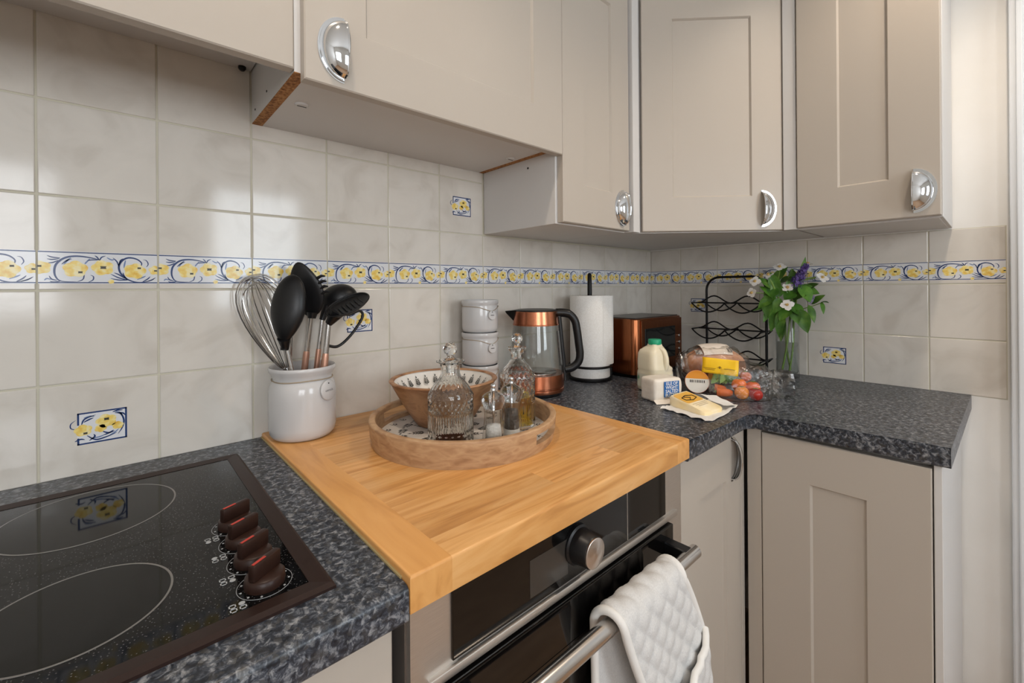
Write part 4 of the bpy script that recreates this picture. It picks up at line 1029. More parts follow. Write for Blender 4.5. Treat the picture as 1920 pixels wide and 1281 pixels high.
# ------------------------------------------------------------------ kitchen roll on its stand
def roll():
    c = PD(1106, 600, 1.485); c.z = W; R = 0.0655
    t = thing('kitchen_roll_holder', c, 'black upright wire kitchen roll holder by the tiled corner', 'roll holder')
    bm = NB(); lathe(bm, [(0, 0), (0.069, 0), (0.0705, 0.003), (0.070, 0.009), (0.066, 0.0115), (0, 0.0115)], c, 48); fin('base', bm, BLACKM, t, True, 40)
    tubeo('pole', [c + Vector((0, 0, 0.010)), c + Vector((0, 0, 0.30)), c + Vector((0, 0, 0.347)), c + Vector((0, 0, 0.352))], [0.0075, 0.0075, 0.0068, 0.003], BLACKM, t, 14)
    d = CP - c; a0 = math.atan2(d.y, d.x)
    tubeo('retaining_band', [c + Vector(((R + 0.0042) * math.cos(a), (R + 0.0042) * math.sin(a), 0.0465)) for a in [2 * math.pi * k / 60 for k in range(60)]], 0.0040, BLACKM, t, 8, True)
    tubeo('side_arm', [c + Vector(((R + 0.004) * math.cos(a0 + 1.35), (R + 0.004) * math.sin(a0 + 1.35), z)) for z in (0.008, 0.05)], 0.0035, BLACKM, t, 8)
    r_ = thing('kitchen_roll', c + Vector((0, 0, 0.0118)), 'white paper kitchen roll on the black upright holder', 'kitchen roll')
    PAP = noise_mat('white_tissue', [(0.4, (236, 233, 228)), (0.6, (243, 241, 237))], 260, 0.9, bump=0.12)
    bm = NB(); N = 90; P = []
    for k in range(N + 8):
        a = a0 + 1.15 + 2 * math.pi * k / N; rr = R - 0.0022 * min(1, k / N) if k <= N else R + 0.0008
        P.append((c.x + rr * math.cos(a), c.y + rr * math.sin(a)))
    z0, z1 = W + 0.0118, W + 0.277
    lathe(bm, [(0.020, 0), (R - 0.001, 0), (R, 0.002), (R, z1 - z0 - 0.002), (R - 0.001, z1 - z0), (0.020, z1 - z0)], (c.x, c.y, z0), 64, closed=True)
    fin('paper', bm, PAP, r_, True, 40)
    a1 = a0 + 1.05
    bm = NB(); q = []
    for k in range(9):
        a = a1 + 0.14 * k - 0.35; rr = R + 0.0006 + 0.0016 * k * (k > 3); q.append((c.x + rr * math.cos(a), c.y + rr * math.sin(a)))
    A = [bm.verts.new((x, y, z0 + 0.042)) for x, y in q]; B = [bm.verts.new((x, y, z1 - 0.001)) for x, y in q]
    for k in range(8): bm.faces.new((A[k], A[k + 1], B[k + 1], B[k]))
    fin('loose_sheet', bm, PAP, r_, True)
    bm = NB(); lathe(bm, [(0.0185, 0), (0.0198, 0), (0.0198, z1 - z0), (0.0185, z1 - z0)], (c.x, c.y, z0), 32, closed=True); fin('card_core', bm, mat('card', (170, 140, 108), 0.9), r_, True, 40)
roll()

# ------------------------------------------------------------------ copper toaster oven in the corner
def toaster():
    x0, x1, y0, y1 = -0.476, -0.172, -0.224, -0.050; z0, z1 = W + 0.012, W + 0.197
    t = thing('toaster_oven', ((x0 + x1) / 2, (y0 + y1) / 2, W), 'small copper toaster oven with dark glass window in the tiled corner', 'toaster oven')
    CPD = noise_mat('dark_brushed_copper', [(0.3, (132, 78, 48)), (0.7, (168, 104, 70))], 30, 0.28, (60, 60, 1), metal=1.0)
    bm = NB(); P = []; rc = 0.024
    for cx, cy_, a in ((x0 + rc, y0 + rc, 180), (x1 - 0.012, y0 + 0.012, 270), (x1 - 0.012, y1 - 0.012, 0), (x0 + 0.02, y1 - 0.02, 90)):
        r_ = rc if a == 180 else (0.02 if a == 90 else 0.012)
        for k in range(9):
            an = math.radians(a + 90 * k / 8); P.append((cx + r_ * math.cos(an), cy_ + r_ * math.sin(an)))
    A = [bm.verts.new((x, y, z0)) for x, y in P]; B = [bm.verts.new((x, y, z1)) for x, y in P]; N = len(P)
    bm.faces.new(A[::-1]); bm.faces.new(B)
    for k in range(N): bm.faces.new((A[k], A[(k + 1) % N], B[(k + 1) % N], B[k]))
    es = [e for e in bm.edges if all(abs(v.co.z - z1) < 1e-6 for v in e.verts)]; bmesh.ops.bevel(bm, geom=es, offset=0.004, segments=3, profile=0.5, affect='EDGES')
    fin('copper_shell', bm, CPD, t, True, 40)
    boxo('black_base', x0 + 0.01, x1 - 0.008, y0 + 0.008, y1 - 0.008, W, z0, BLACKP, t)
    boxo('top_plate', x0 + 0.012, x1 - 0.008, y0 + 0.010, y1 - 0.010, z1 - 0.001, z1 + 0.003, mat('dark_top', (58, 50, 46), 0.3), t, 0.001, 1)
    f = boxo('front_frame', x0 + 0.026, x1 - 0.004, y0 - 0.004, y0 + 0.002, z0 + 0.006, z1 - 0.006, CPD, t, 0.0015, 2)
    boxo('window_surround', x0 + 0.046, x1 - 0.056, y0 - 0.0062, y0 - 0.0035, z0 + 0.040, z1 - 0.034, BLACKP, f, 0.001, 1)
    boxo('window_glass', x0 + 0.050, x1 - 0.060, y0 - 0.0072, y0 - 0.006, z0 + 0.044, z1 - 0.038, mat('dark_window_glass', (20, 22, 23), 0.08), f)
    for k in range(3):
        bm = NB(); lathe(bm, [(0.0055, 0), (0.0055, 0.003), (0.0045, 0.0042), (0, 0.0045)], n=18, mtx=Matrix.Translation((x1 - 0.028, y0 - 0.004, z1 - 0.072 - 0.024 * k)) @ Matrix.Rotation(R90, 4, 'X')); fin('button', bm, HST, t, True, 40)
toaster()

# ------------------------------------------------------------------ wine rack
def rack():
    X = -0.085; yl, yr = -0.282, -0.487; r = 0.0043
    t = thing('wine_rack', (X, (yl + yr) / 2, W), 'black wire wine rack with arched frame and scalloped tiers against the tiles', 'wine rack')
    zt = 0.338; rc = 0.048
    pts = [(X, yl, W + 0.004), (X, yl, W + zt - rc)]
    for k in range(1, 9): a = math.radians(180 - 90 * k / 8); pts.append((X, yl - rc - rc * math.cos(a), W + zt - rc + rc * math.sin(a)))
    for k in range(0, 9): a = math.radians(90 - 90 * k / 8); pts.append((X, yr + rc - rc * math.cos(a), W + zt - rc + rc * math.sin(a)))
    pts.append((X, yr, W + 0.004))
    tubeo('arched_frame', pts, r, BLACKM, t, 10)
    for y in (yl, yr): tubeo('foot', [(X - 0.068, y, W + 0.0042), (X + 0.060, y, W + 0.0042)], r, BLACKM, t, 8)
    w = 0.0026
    for z in (0.243, 0.147, 0.048):
        Z = W + z; ya, ym, yb = yl + 0.030, (yl + yr) / 2 + 0.014, yr + 0.000
        xf, xb = X - 0.058, X + 0.055
        def sc(x, sgn, amp):
            P = []
            for a, b in ((ya, ym), (ym, yb)):
                for k in range(13):
                    f_ = k / 12; P.append((x, a + (b - a) * f_, Z + sgn * amp * math.sin(math.pi * f_) ** (0.85 if sgn < 0 else 2.0)))
            return P
        tubeo('front_scallop', sc(xf, -1, 0.032), w, BLACKM, t, 6)
        tubeo('back_scallop', sc(xb, -1, 0.032), w, BLACKM, t, 6)
        tubeo('neck_wave', sc(X - 0.004, 1, 0.026), w, BLACKM, t, 6)
        tubeo('cross_wire', [(X - 0.006, ya, Z), (X - 0.006, yb, Z)], w, BLACKM, t, 6)
        for y in (ya, ym, yb): tubeo('tie_wire', [(xf, y, Z), (xb, y, Z)], w, BLACKM, t, 6)
rack()

# ------------------------------------------------------------------ vase and flowers
VC = Vector((-0.0790, -0.5480, W))
def vase():
    t = thing('glass_vase', VC, 'clear cylindrical glass vase of water with thick base beside the wine rack', 'vase')
    bm = NB(); lathe(bm, [(0, 0), (0.0325, 0), (0.034, 0.002), (0.034, 0.200), (0.0330, 0.2012), (0.0318, 0.200), (0.0315, 0.022), (0.029, 0.016), (0, 0.015)], VC, 56); fin('glass', bm, CLEAR, t, True, 50)
    bm = NB(); lathe(bm, [(0, 0.0155), (0.0288, 0.0165), (0.0312, 0.0225), (0.0312, 0.115), (0, 0.115)], VC, 48); fin('water', bm, thin_glass('water', (248, 251, 249), 0.0, 0.4), t, True, 50)
vase()
STEM = mat('green_stem', (122, 150, 66), 0.5)
def leafmat():
    mm = noise_mat('leaf_green', [(0.3, (48, 90, 28)), (0.55, (80, 126, 42)), (0.75, (118, 158, 62))], 30, 0.42, rnd=0.18)
    mm.node_tree.nodes['Principled BSDF'].inputs['Subsurface Weight'].default_value = 0.0
    return mm
LG = leafmat()
PET = noise_mat('white_petal', [(0.35, (240, 234, 226)), (0.65, (250, 248, 244))], 40, 0.6)
STA = noise_mat('stamen_yellow', [(0.4, (196, 160, 96)), (0.6, (222, 190, 120))], 300, 0.8)
LIL = noise_mat('lilac_petal', [(0.35, (84, 64, 138)), (0.6, (128, 104, 176)), (0.75, (164, 140, 200))], 160, 0.6)
def leaf_bm(base, d, n_, L, Wd, curl=0.25):
    bm = NB(); d = d.normalized(); s = d.cross(n_).normalized(); n_ = s.cross(d); G = []
    K = 9
    for i in range(K):
        f_ = i / (K - 1); w_ = Wd * math.sin(math.pi * f_ ** 0.78) ** 0.85 if 0 < f_ < 1 else 0.0002
        c = base + d * L * f_ - n_ * curl * L * f_ * f_ * 0.6
        G.append([bm.verts.new(c + s * w_ * k / 2 + n_ * (abs(k) * w_ * 0.12)) for k in (-2, -1, 0, 1, 2)])
    for i in range(K - 1):
        for k in range(4): bm.faces.new((G[i][k], G[i + 1][k], G[i + 1][k + 1], G[i][k + 1]))
    return bm
def flower(parent, c, n_, r):
    n_ = n_.normalized(); x = n_.orthogonal().normalized(); y = n_.cross(x)
    bm = NB(); ellipsoid(bm, c + n_ * 0.003, (0.0045, 0.0045, 0.004), None, 12, 8)
    rnd = random.Random(int(c.x * 9999))
    for k in range(14):
        a = rnd.uniform(0, 6.28); b = rnd.uniform(0.2, 1); d = (n_ + (x * math.cos(a) + y * math.sin(a)) * b).normalized(); tube(bm, [c, c + d * 0.009], 0.0006, 4)
    f = fin('flower', bm, STA, parent, True)
    a0 = rnd.uniform(0, 1.5)
    for k in range(4):
        a = a0 + k * R90; d = (x * math.cos(a) + y * math.sin(a)); d = (d + n_ * rnd.uniform(0.12, 0.40)).normalized(); bm = NB(); s = d.cross(n_).normalized(); nn = s.cross(d); G = []
        for i in range(7):
            f_ = i / 6; w_ = r * (0.10 + 0.36 * math.sin(math.pi * min(0.97, f_ * 0.72 + 0.06)) ** 0.9) * (1 if f_ < 0.99 else 0.62)
            G.append([bm.verts.new(c + d * r * f_ * (1 - 0.06 * abs(j)) + s * w_ * j / 2 + nn * (-0.14 * r * f_ * f_ + 0.02 * r * abs(j) * f_)) for j in (-2, -1, 0, 1, 2)])
        for i in range(6):
            for j in range(4): bm.faces.new((G[i][j], G[i + 1][j], G[i + 1][j + 1], G[i][j + 1]))
        fin('petal', bm, PET, f, True)
def bouquet():
    DV = math.hypot(VC.x - CP.x, VC.y - CP.y)
    P = lambda px, py, dd=0.0: PD(px, py, DV + dd)
    tow = (CP - VC).normalized(); Z = Vector((0, 0, 1))
    def stem(t, pts, r=0.0031): tubeo('stem', smoothpts(pts, 6), r, STEM, t, 8)
    def leaves(t, specs):
        for i, (px, py, tx, ty, dd, wd_) in enumerate(specs):
            b = P(px, py, dd); e = P(tx, ty, dd - 0.02); d = e - b
            n_ = (tow * 0.8 + Z * 0.55 + rt * (0.35 if i % 2 else -0.3)); fin('leaf', leaf_bm(b, d, n_, d.length, wd_), LG, t, True)
    G = 'sprigs in the glass vase'
    A = thing('flower_sprig', VC + Vector((0, 0, 0.02)), 'leafy sprig of white blossoms arching over the wine rack from the vase', 'flower', G)
    hz = lambda d_, r_, z_: VC + Vector((fw.x * d_ + r0.x * r_, fw.y * d_ + r0.y * r_, z_))
    stem(A, [hz(0.009, 0.016, 0.022), hz(0.010, 0.003, 0.10), P(1470, 590, 0.006), P(1455, 548, -0.050), P(1440, 516, -0.058)])
    stem(A, [P(1461, 566, -0.030), P(1440, 552, -0.062), P(1412, 549, -0.072)], 0.0014); stem(A, [P(1455, 547, -0.050), P(1460, 520, -0.020), P(1463, 502, -0.002)], 0.0014); stem(A, [P(1449, 533, -0.053), P(1430, 529, -0.066), P(1417, 528, -0.070)], 0.0012)
    leaves(A, [(1462, 575, 1442, 620, -.02, .019), (1455, 560, 1428, 535, -.052, .019), (1452, 556, 1420, 575, -.060, .018), (1446, 540, 1424, 520, -.056, .017), (1458, 545, 1444, 512, -.050, .018), (1464, 560, 1440, 590, -.046, .021), (1466, 580, 1458, 632, -.03, .016), (1450, 528, 1474, 500, .01, .016), (1440, 554, 1436, 596, -.064, .017), (1446, 572, 1432, 604, -.058, .011), (1446, 574, 1412, 580, -.060, .006), (1462, 530, 1484, 518, .01, .016), (1470, 600, 1462, 640, 0.0, .012), (1458, 540, 1432, 556, -.054, .022), (1464, 556, 1448, 530, -.045, .020)])
    for px, py, dd, r, n_ in ((1416, 528, -.060, .019, tow - rt * .5 + Z * .3), (1410, 549, -.062, .018, tow - rt * .9), (1462, 501, .01, .021, tow * .7 + Z * .8), (1441, 516, -.047, .017, tow * .6 - rt * .3 + Z)): flower(A, P(px, py, dd - 0.012), n_, r)
    B = thing('flower_sprig', VC + Vector((0, 0, 0.02)), 'leafy sprig with white blossoms facing the room from the middle of the vase', 'flower', G)
    stem(B, [hz(0.000, -0.018, 0.022), hz(-0.002, -0.004, 0.10), P(1482, 590, -.014), P(1486, 556, -.02), P(1496, 530), P(1530, 520)])
    stem(B, [P(1484, 570, -.02), P(1476, 575, -.05)], 0.0014); stem(B, [P(1486, 556, -.02), P(1478, 545, -.05)], 0.0014); stem(B, [P(1484, 585, -.01), P(1520, 575), P(1545, 566)], 0.0013)
    leaves(B, [(1494, 540, 1536, 548, 0, .020), (1500, 535, 1522, 565, -.03, .024), (1500, 580, 1514, 624, -.03, .021), (1516, 572, 1530, 604, -.02, .012), (1520, 570, 1544, 552, 0, .012), (1540, 566, 1546, 588, 0, .007), (1490, 548, 1470, 560, -.04, .022), (1482, 570, 1508, 592, -.02, .022), (1482, 575, 1460, 600, -.03, .020), (1486, 560, 1510, 552, -.03, .022), (1492, 540, 1484, 505, .01, .018), (1500, 520, 1512, 483, .01, .008), (1488, 580, 1496, 606, -.03, .016), (1540, 566, 1554, 566, 0, .006), (1492, 552, 1476, 528, -.03, .020), (1506, 545, 1532, 530, .01, .016)])
    for px, py, dd, r, n_ in ((1477, 540, -.05, .019, tow + Z * .7), (1476, 572, -.06, .021, tow + Z * .25), (1541, 521, 0, .022, tow + rt * .7 + Z * .5), (1514, 496, .01, .017, tow * .5 + Z)): flower(B, P(px, py, dd), n_, r)
    C_ = thing('lilac_sprig', VC + Vector((0, 0, 0.02)), 'purple lilac spike rising from the glass vase', 'flower', G)
    stem(C_, [hz(-0.010, 0.000, 0.022), hz(-0.011, 0.011, 0.10), hz(-0.008, 0.017, 0.195), P(1492, 570, .008), P(1494, 548, .014), P(1500, 528, -.012), P(1504, 516, -.028)])
    rnd = random.Random(11)
    def spike(a, b, n_, w_):
        bm = NB()
        for k in range(n_):
            f_ = rnd.random(); c = a.lerp(b, f_); w2 = w_ * (1 - 0.62 * f_) * rnd.uniform(0.5, 1)
            d = Vector((rnd.gauss(0, 1), rnd.gauss(0, 1), rnd.gauss(0, 1))).normalized(); q = c + d * w2
            x = d.orthogonal().normalized(); y = d.cross(x); r = 0.0054
            for j in range(4):
                an = j * R90; e = (x * math.cos(an) + y * math.sin(an)); s = (x * -math.sin(an) + y * math.cos(an))
                bm.faces.new([bm.verts.new(v) for v in (q, q + e * r * .6 + s * r * .35 + d * .0008, q + e * r + d * .0015, q + e * r * .6 - s * r * .35 + d * .0008)])
        return bm
    fl = fin('flower_spike', spike(P(1491, 534, -.04), P(1512, 497, -.03), 290, 0.021), LIL, C_); fl['kind'] = 'stuff'
    fl = fin('flower_spike', spike(P(1518, 566, -.02), P(1524, 556, -.02), 40, 0.012), mat('pale_lilac', (176, 164, 196), .6), C_); fl['kind'] = 'stuff'
    leaves(C_, [(1494, 548, 1514, 534, .012, .016), (1492, 566, 1476, 552, .012, .016)])
bouquet()

# ------------------------------------------------------------------ groceries
def superlathe(bm, c, secs, n=48, rot=0.0, p_=4.0):
    """secs: (z, halfx, halfy, offx, offy)"""
    rings = []
    for z, hx, hy, ox, oy in secs:
        ring = []
        for k in range(n):
            a = 2 * math.pi * k / n; ca, sa = math.cos(a), math.sin(a); r = (abs(ca) ** p_ + abs(sa) ** p_) ** (-1 / p_)
            x, y = ox + hx * r * ca, oy + hy * r * sa
            ring.append(bm.verts.new((c[0] + x * math.cos(rot) - y * math.sin(rot), c[1] + x * math.sin(rot) + y * math.cos(rot), c[2] + z)))
        rings.append(ring)
    for A, B in zip(rings[:-1], rings[1:]):
        for k in range(n): bm.faces.new((A[k], A[(k + 1) % n], B[(k + 1) % n], B[k]))
    bm.faces.new(rings[0][::-1]); bm.faces.new(rings[-1])
def milk():
    c = PD(1228, 690, 1.362); c.z = W
    t = thing('milk_bottle', c, 'plastic milk bottle with green cap behind the wrapped butter', 'milk bottle')
    PL = mat('milky_plastic', (232, 222, 196), 0.32); PL.node_tree.nodes['Principled BSDF'].inputs['Subsurface Weight'].default_value = 0.35
    PL.node_tree.nodes['Principled BSDF'].inputs['Subsurface Radius'].default_value = (0.02, 0.018, 0.012); PL.node_tree.nodes['Principled BSDF'].inputs['Subsurface Scale'].default_value = 0.4
    rot = YAW - R90 + math.radians(24)
    bm = NB()
    superlathe(bm, c, [(0, .036, .036, 0, 0), (0.002, .040, .040, 0, 0), (0.006, .042, .042, 0, 0), (0.054, .042, .042, 0, 0), (0.060, .0405, .0405, 0, 0), (0.064, .0415, .0415, 0, 0), (0.068, .041, .041, -.0005, 0), (0.075, .036, .040, -.005, .001), (0.086, .0345, .0385, -.006, .002), (0.108, .0335, .0370, -.006, .002), (0.118, .030, .033, -.005, .002), (0.126, .023, .024, -.002, .001), (0.131, .018, .018, 0, 0), (0.136, .0165, .0165, 0, 0)], rot=rot)
    fin('bottle', bm, PL, t, True, 60)
    # handle arch in front of a recess
    x = Vector((math.cos(rot), math.sin(rot), 0)); y = Vector((-math.sin(rot), math.cos(rot), 0)); Z = Vector((0, 0, 1))
    pts = smoothpts([c + x * 0.002 - y * 0.022 + Z * 0.124, c + x * 0.004 - y * 0.033 + Z * 0.115, c + x * 0.006 - y * 0.039 + Z * 0.098, c + x * 0.006 - y * 0.040 + Z * 0.080, c + x * 0.005 - y * 0.037 + Z * 0.066], 5)
    tubeo('handle', pts, 0.0075, PL, t, 14)
    bm = NB(); superlathe(bm, c, [(0.012, .0424, .0424, 0, 0), (0.050, .0424, .0424, 0, 0)], rot=rot)
    for f in [f for f in bm.faces if len(f.verts) > 6]: bm.faces.remove(f)
    fin('label', bm, noise_mat('milk_label', [(0.42, (226, 224, 206)), (0.56, (210, 214, 190)), (0.66, (110, 160, 130))], 34, 0.45, detail=1), t, True, 60)
    bm = NB(); lathe(bm, [(0, 0.1345), (0.0180, 0.1345), (0.0188, 0.137), (0.0186, 0.148), (0.0175, 0.1495), (0, 0.1495)], c, 64, lambda a, r, z, i: r * (1 + 0.010 * (1 if int(a / (2 * math.pi) * 64) % 2 else -1))); fin('cap', bm, mat('green_cap', (28, 160, 118), 0.4), t, True, 35)
milk()
BUT = None
def butter():
    fr = PZ(1228, 757, 0.0); fr.z = W
    u = Vector((0.93, -0.37, 0)).normalized(); v = Vector((-u.y, u.x, 0)); Lx, Ly, H = 0.090, 0.062, 0.0610
    t = thing('butter_pack', fr + u * Lx / 2 + v * Ly / 2, 'paper-wrapped block of butter with blue printed panel', 'butter')
    PPR = noise_mat('butter_paper', [(0.3, (226, 214, 198)), (0.6, (240, 232, 220))], 22, 0.6, bump=0.25)
    bm = NB(); nx, ny, nz = 10, 7, 7
    box(bm, 0, Lx, 0, Ly, 0, H, 0.008, 3)
    bmesh.ops.subdivide_edges(bm, edges=[e for e in bm.edges if e.calc_length() > 0.03], cuts=5, use_grid_fill=True)
    mm = Matrix((u, v, Vector((0, 0, 1)))).transposed().to_4x4(); mm.translation = fr
    for q in bm.verts:
        k = noise.noise(q.co * 45) * 0.0022; q.co += Vector((k, noise.noise(q.co * 38 + Vector((5, 5, 5))) * 0.002 if q.co.y > 0.004 else 0, k if q.co.z > 0.01 else 0))
    bmesh.ops.transform(bm, matrix=mm, verts=bm.verts); fin('wrapper', bm, PPR, t, True, 50)
    # folded flaps at the bottom
    bm = NB(); F = [(-0.004, -0.012, 0.0008), (0.040, -0.020, 0.0008), (0.072, -0.014, 0.0008), (0.085, 0.001, 0.010), (0.03, 0.001, 0.016), (-0.003, 0.001, 0.008)]
    bm.faces.new([bm.verts.new(mm @ Vector(q)) for q in F]); fl = fin('folded_flap', bm, PPR, t); md = fl.modifiers.new('thickness', 'SOLIDIFY'); md.thickness = 0.0006
    px0, px1, pz0, pz1 = 0.028, 0.076, 0.0135, 0.0545
    bm = NB(); box(bm, px0, px1, -0.0030, -0.0020, pz0, pz1, 0, 1, mm); pn = fin('printed_panel', bm, mat('butter_blue', (36, 104, 176), 0.5), t)
    xx = u; yy = Vector((0, 0, 1)); nn = xx.cross(yy)
    for k, s in enumerate(('ISLE OF', 'WIGHT', 'SALTED', 'BUTTER')):
        tm = Matrix((xx, yy, nn)).transposed().to_4x4(); tm.translation = mm @ Vector(((px0 + px1) / 2, -0.0034, pz1 - 0.0058 - 0.0100 * k))
        text('panel_lettering', s, 0.0118, mat('lettering_white', (236, 238, 240), 0.5), tm, pn, bold=0.0002)
butter()
def cheese():
    zt = 0.0105
    a = PZ(1257, 742, 0.026); b = PZ(1322, 773, zt); c = PZ(1354, 763, zt); d = PZ(1287, 733, 0.026)
    ctr = (a + b + c + d) / 4; base = Vector((ctr.x, ctr.y, W))
    p = thing('wrapping_paper', base, 'crumpled white wrapping paper opened out under the cheese', 'paper')
    pts = [PZ(*q, 0.0015) for q in ((1238, 767), (1262, 772), (1296, 783), (1330, 790), (1349, 783), (1380, 765), (1383, 762), (1344, 751), (1318, 752), (1296, 754), (1268, 759), (1250, 762))]
    bm = NB(); cc = sum(pts, Vector()) / len(pts); rings = []
    for s in (1.0, 0.93, 0.8, 0.6, 0.35):
        rg = []
        sp = smoothpts(pts, 4, True)
        for i, q in enumerate(sp):
            v = cc.lerp(q, s); f_ = abs(noise.noise(v * 55)) * 0.008 * (1.2 if s > 0.9 else 0.25); v.z = W + 0.0008 + f_; rg.append(bm.verts.new(v))
        rings.append(rg)
    N = len(rings[0])
    for A, B in zip(rings[:-1], rings[1:]):
        for k in range(N): bm.faces.new((A[k], A[(k + 1) % N], B[(k + 1) % N], B[k]))
    cv = bm.verts.new(Vector((cc.x, cc.y, W + 0.001)))
    for k in range(N): bm.faces.new((rings[-1][k], rings[-1][(k + 1) % N], cv))
    fin('sheet', bm, WHITE, p, True)
    # upturned fold behind the wedge
    bm = NB(); A = [PZ(1312, 755, 0.003), PZ(1344, 752, 0.003), PZ(1382, 762, 0.003), PZ(1357, 769, 0.003)]
    lift = [0.022, 0.014, 0.003, 0.010]; V = [bm.verts.new(q + Vector((0, 0, l_))) for q, l_ in zip(A, lift)]
    bm.faces.new(V); bmesh.ops.subdivide_edges(bm, edges=bm.edges[:], cuts=6, use_grid_fill=True)
    for v in bm.verts: v.co.z += noise.noise(v.co * 40) * 0.003
    fin('fold', bm, WHITE, p, True)
    t = thing('cheese_wedge', base + Vector((0, 0, 0.002)), 'pale yellow cheese wedge with black hexagon label on white paper', 'cheese')
    RIND = noise_mat('cheese_pale', [(0.3, (248, 222, 162)), (0.55, (250, 232, 192)), (0.75, (252, 240, 214))], 20, 0.5, dist=.5)
    bm = NB(); top = [a, b, c, d]; top = smoothpts([a.lerp(d, .1), a.lerp(b, .08), a.lerp(b, .5), a.lerp(b, .97), b.lerp(c, .5), c.lerp(d, .03), c.lerp(d, .5), d.lerp(c, .06), d.lerp(a, .12)], 3, True)
    cen = sum(top, Vector()) / len(top); T = [bm.verts.new(q) for q in top]; T2 = [bm.verts.new(q + (q - cen).normalized() * 0.003 + Vector((0, 0, -0.004))) for q in top]; Bo = [bm.verts.new(Vector((q.x, q.y, W + 0.0012)) + (Vector((q.x, q.y, 0)) - Vector((cen.x, cen.y, 0))).normalized() * 0.002) for q in top]; N = len(T)
    bm.faces.new(T); bm.faces.new(Bo[::-1])
    for A_, B_ in ((T2, T), (Bo, T2)):
        for k in range(N): bm.faces.new((A_[k], A_[(k + 1) % N], B_[(k + 1) % N], B_[k]))
    fin('wedge', bm, RIND, t, True, 50)
    def bil(s_, t_, h=0.0006): return a.lerp(d, t_).lerp(b.lerp(c, t_), s_) + Vector((0, 0, h))
    lab = NB(); lab.faces.new([lab.verts.new(bil(*q)) for q in ((.04, .10), (.10, .03), (.50, .04), (.53, .10), (.53, .90), (.50, .96), (.12, .97), (.04, .90))])
    lb = fin('label', lab, mat('amber_label', (246, 190, 84), 0.45), t)
    bm = NB(); hexp = [bil(.32 + .13 * math.cos(k * math.pi / 3), .5 + .36 * math.sin(k * math.pi / 3), .0012) for k in range(6)]
    tube(bm, hexp, 0.0012, 5, True); tube(bm, [bil(.24, .32, .0012), bil(.33, .56, .0012), bil(.40, .40, .0012)], 0.0011, 5)
    fin('hexagon_mark', bm, mat('label_black', (34, 26, 20), 0.6), lb)
    bm = NB()
    for k in range(3):
        s0 = .60 + .06 * k; e = .12 + .05 * k; bm.faces.new([bm.verts.new(bil(*q, .0008)) for q in ((s0, e), (s0 + .018, e), (s0 + .018, 1 - e), (s0, 1 - e))])
    fin('print_lines', bm, mat('faint_print', (206, 190, 160), 0.6), t)
cheese()

def tub():
    c = PD(1307, 720, 1.362); c.z = W + 0.0320; n_ = (CP - c); n_.z = 0; n_ = (n_.normalized() + Vector((0, 0, 0.18)) + r0 * 0.05).normalized()
    r = 0.0325; base = c - n_ * 0.030
    t = thing('yoghurt_tub', Vector((c.x, c.y, W)), 'small round tub with orange and white lid tipped forward by the bagged vegetables', 'tub')
    x = Vector((0, 0, 1)).cross(n_).normalized(); y = n_.cross(x); mm = Matrix((x, y, n_)).transposed().to_4x4(); mm.translation = c
    bm = NB(); lathe(bm, [(0.026, -0.036), (0.0305, -0.006), (0.0325, -0.005), (0.0325, 0), (0.031, 0.0012)], n=44, mtx=mm); fin('pot', bm, mat('tub_orange', (226, 120, 60), 0.4), t, True, 40)
    bm = NB(); lathe(bm, [(0.0315, 0.0013), (0.0315, 0.0018)], n=44, mtx=mm); ld = fin('lid', bm, mat('tub_white', (240, 236, 228), 0.4), t)
    bm = NB(); P = [(0.0312 * math.cos(a), 0.0312 * math.sin(a)) for a in [math.radians(15 + 150 * k / 20) for k in range(21)]]
    bm.faces.new([bm.verts.new(mm @ Vector((q[0], q[1], 0.0021))) for q in P]); fin('orange_crescent', bm, mat('crescent_orange', (244, 160, 40), 0.4), ld)
    bm = NB()
    rnd = random.Random(2)
    for k in range(9): w_ = rnd.uniform(.0016, .0026); X = -0.019 + 0.0046 * k; box(bm, X, X + w_, -0.0028, 0.0044, 0.0021, 0.0024, 0, 1, mm)
    fin('print_marks', bm, mat('label_black', (34, 26, 20), 0.6), ld)
tub()

PLASTIC = None
def plastic(name='crinkled_clear_film', base=0.08):
    mm = bpy.data.materials.new(name); mm.use_nodes = True; n, l = mm.node_tree.nodes, mm.node_tree.links; n.remove(n['Principled BSDF'])
    tr = n.new('ShaderNodeBsdfTransparent'); tr.inputs[0].default_value = (0.96, 0.95, 0.93, 1); gl = n.new('ShaderNodeBsdfGlossy'); gl.inputs['Roughness'].default_value = 0.14
    fr = n.new('ShaderNodeLayerWeight'); fr.inputs['Blend'].default_value = 0.5; mp = texco(n, l, (1, 1, 1)); t = n.new('ShaderNodeTexNoise'); t.inputs['Scale'].default_value = 60; t.inputs['Detail'].default_value = 4
    l.new(mp.outputs[0], t.inputs['Vector']); bp = n.new('ShaderNodeBump'); bp.inputs['Strength'].default_value = 0.9; bp.inputs['Distance'].default_value = 0.006; l.new(t.outputs['Fac'], bp.inputs['Height'])
    l.new(bp.outputs[0], gl.inputs['Normal']); l.new(bp.outputs[0], fr.inputs['Normal'])
    pw = n.new('ShaderNodeMath'); pw.operation = 'POWER'; pw.inputs[1].default_value = 2.2; l.new(fr.outputs['Facing'], pw.inputs[0])
    ad = n.new('ShaderNodeMath'); ad.operation = 'MULTIPLY_ADD'; ad.inputs[1].default_value = 0.55; ad.inputs[2].default_value = base; l.new(pw.outputs[0], ad.inputs[0])
    mx = n.new('ShaderNodeMixShader'); l.new(ad.outputs[0], mx.inputs[0]); l.new(tr.outputs[0], mx.inputs[1]); l.new(gl.outputs[0], mx.inputs[2]); l.new(mx.outputs[0], n['Material Output'].inputs[0])
    return mm
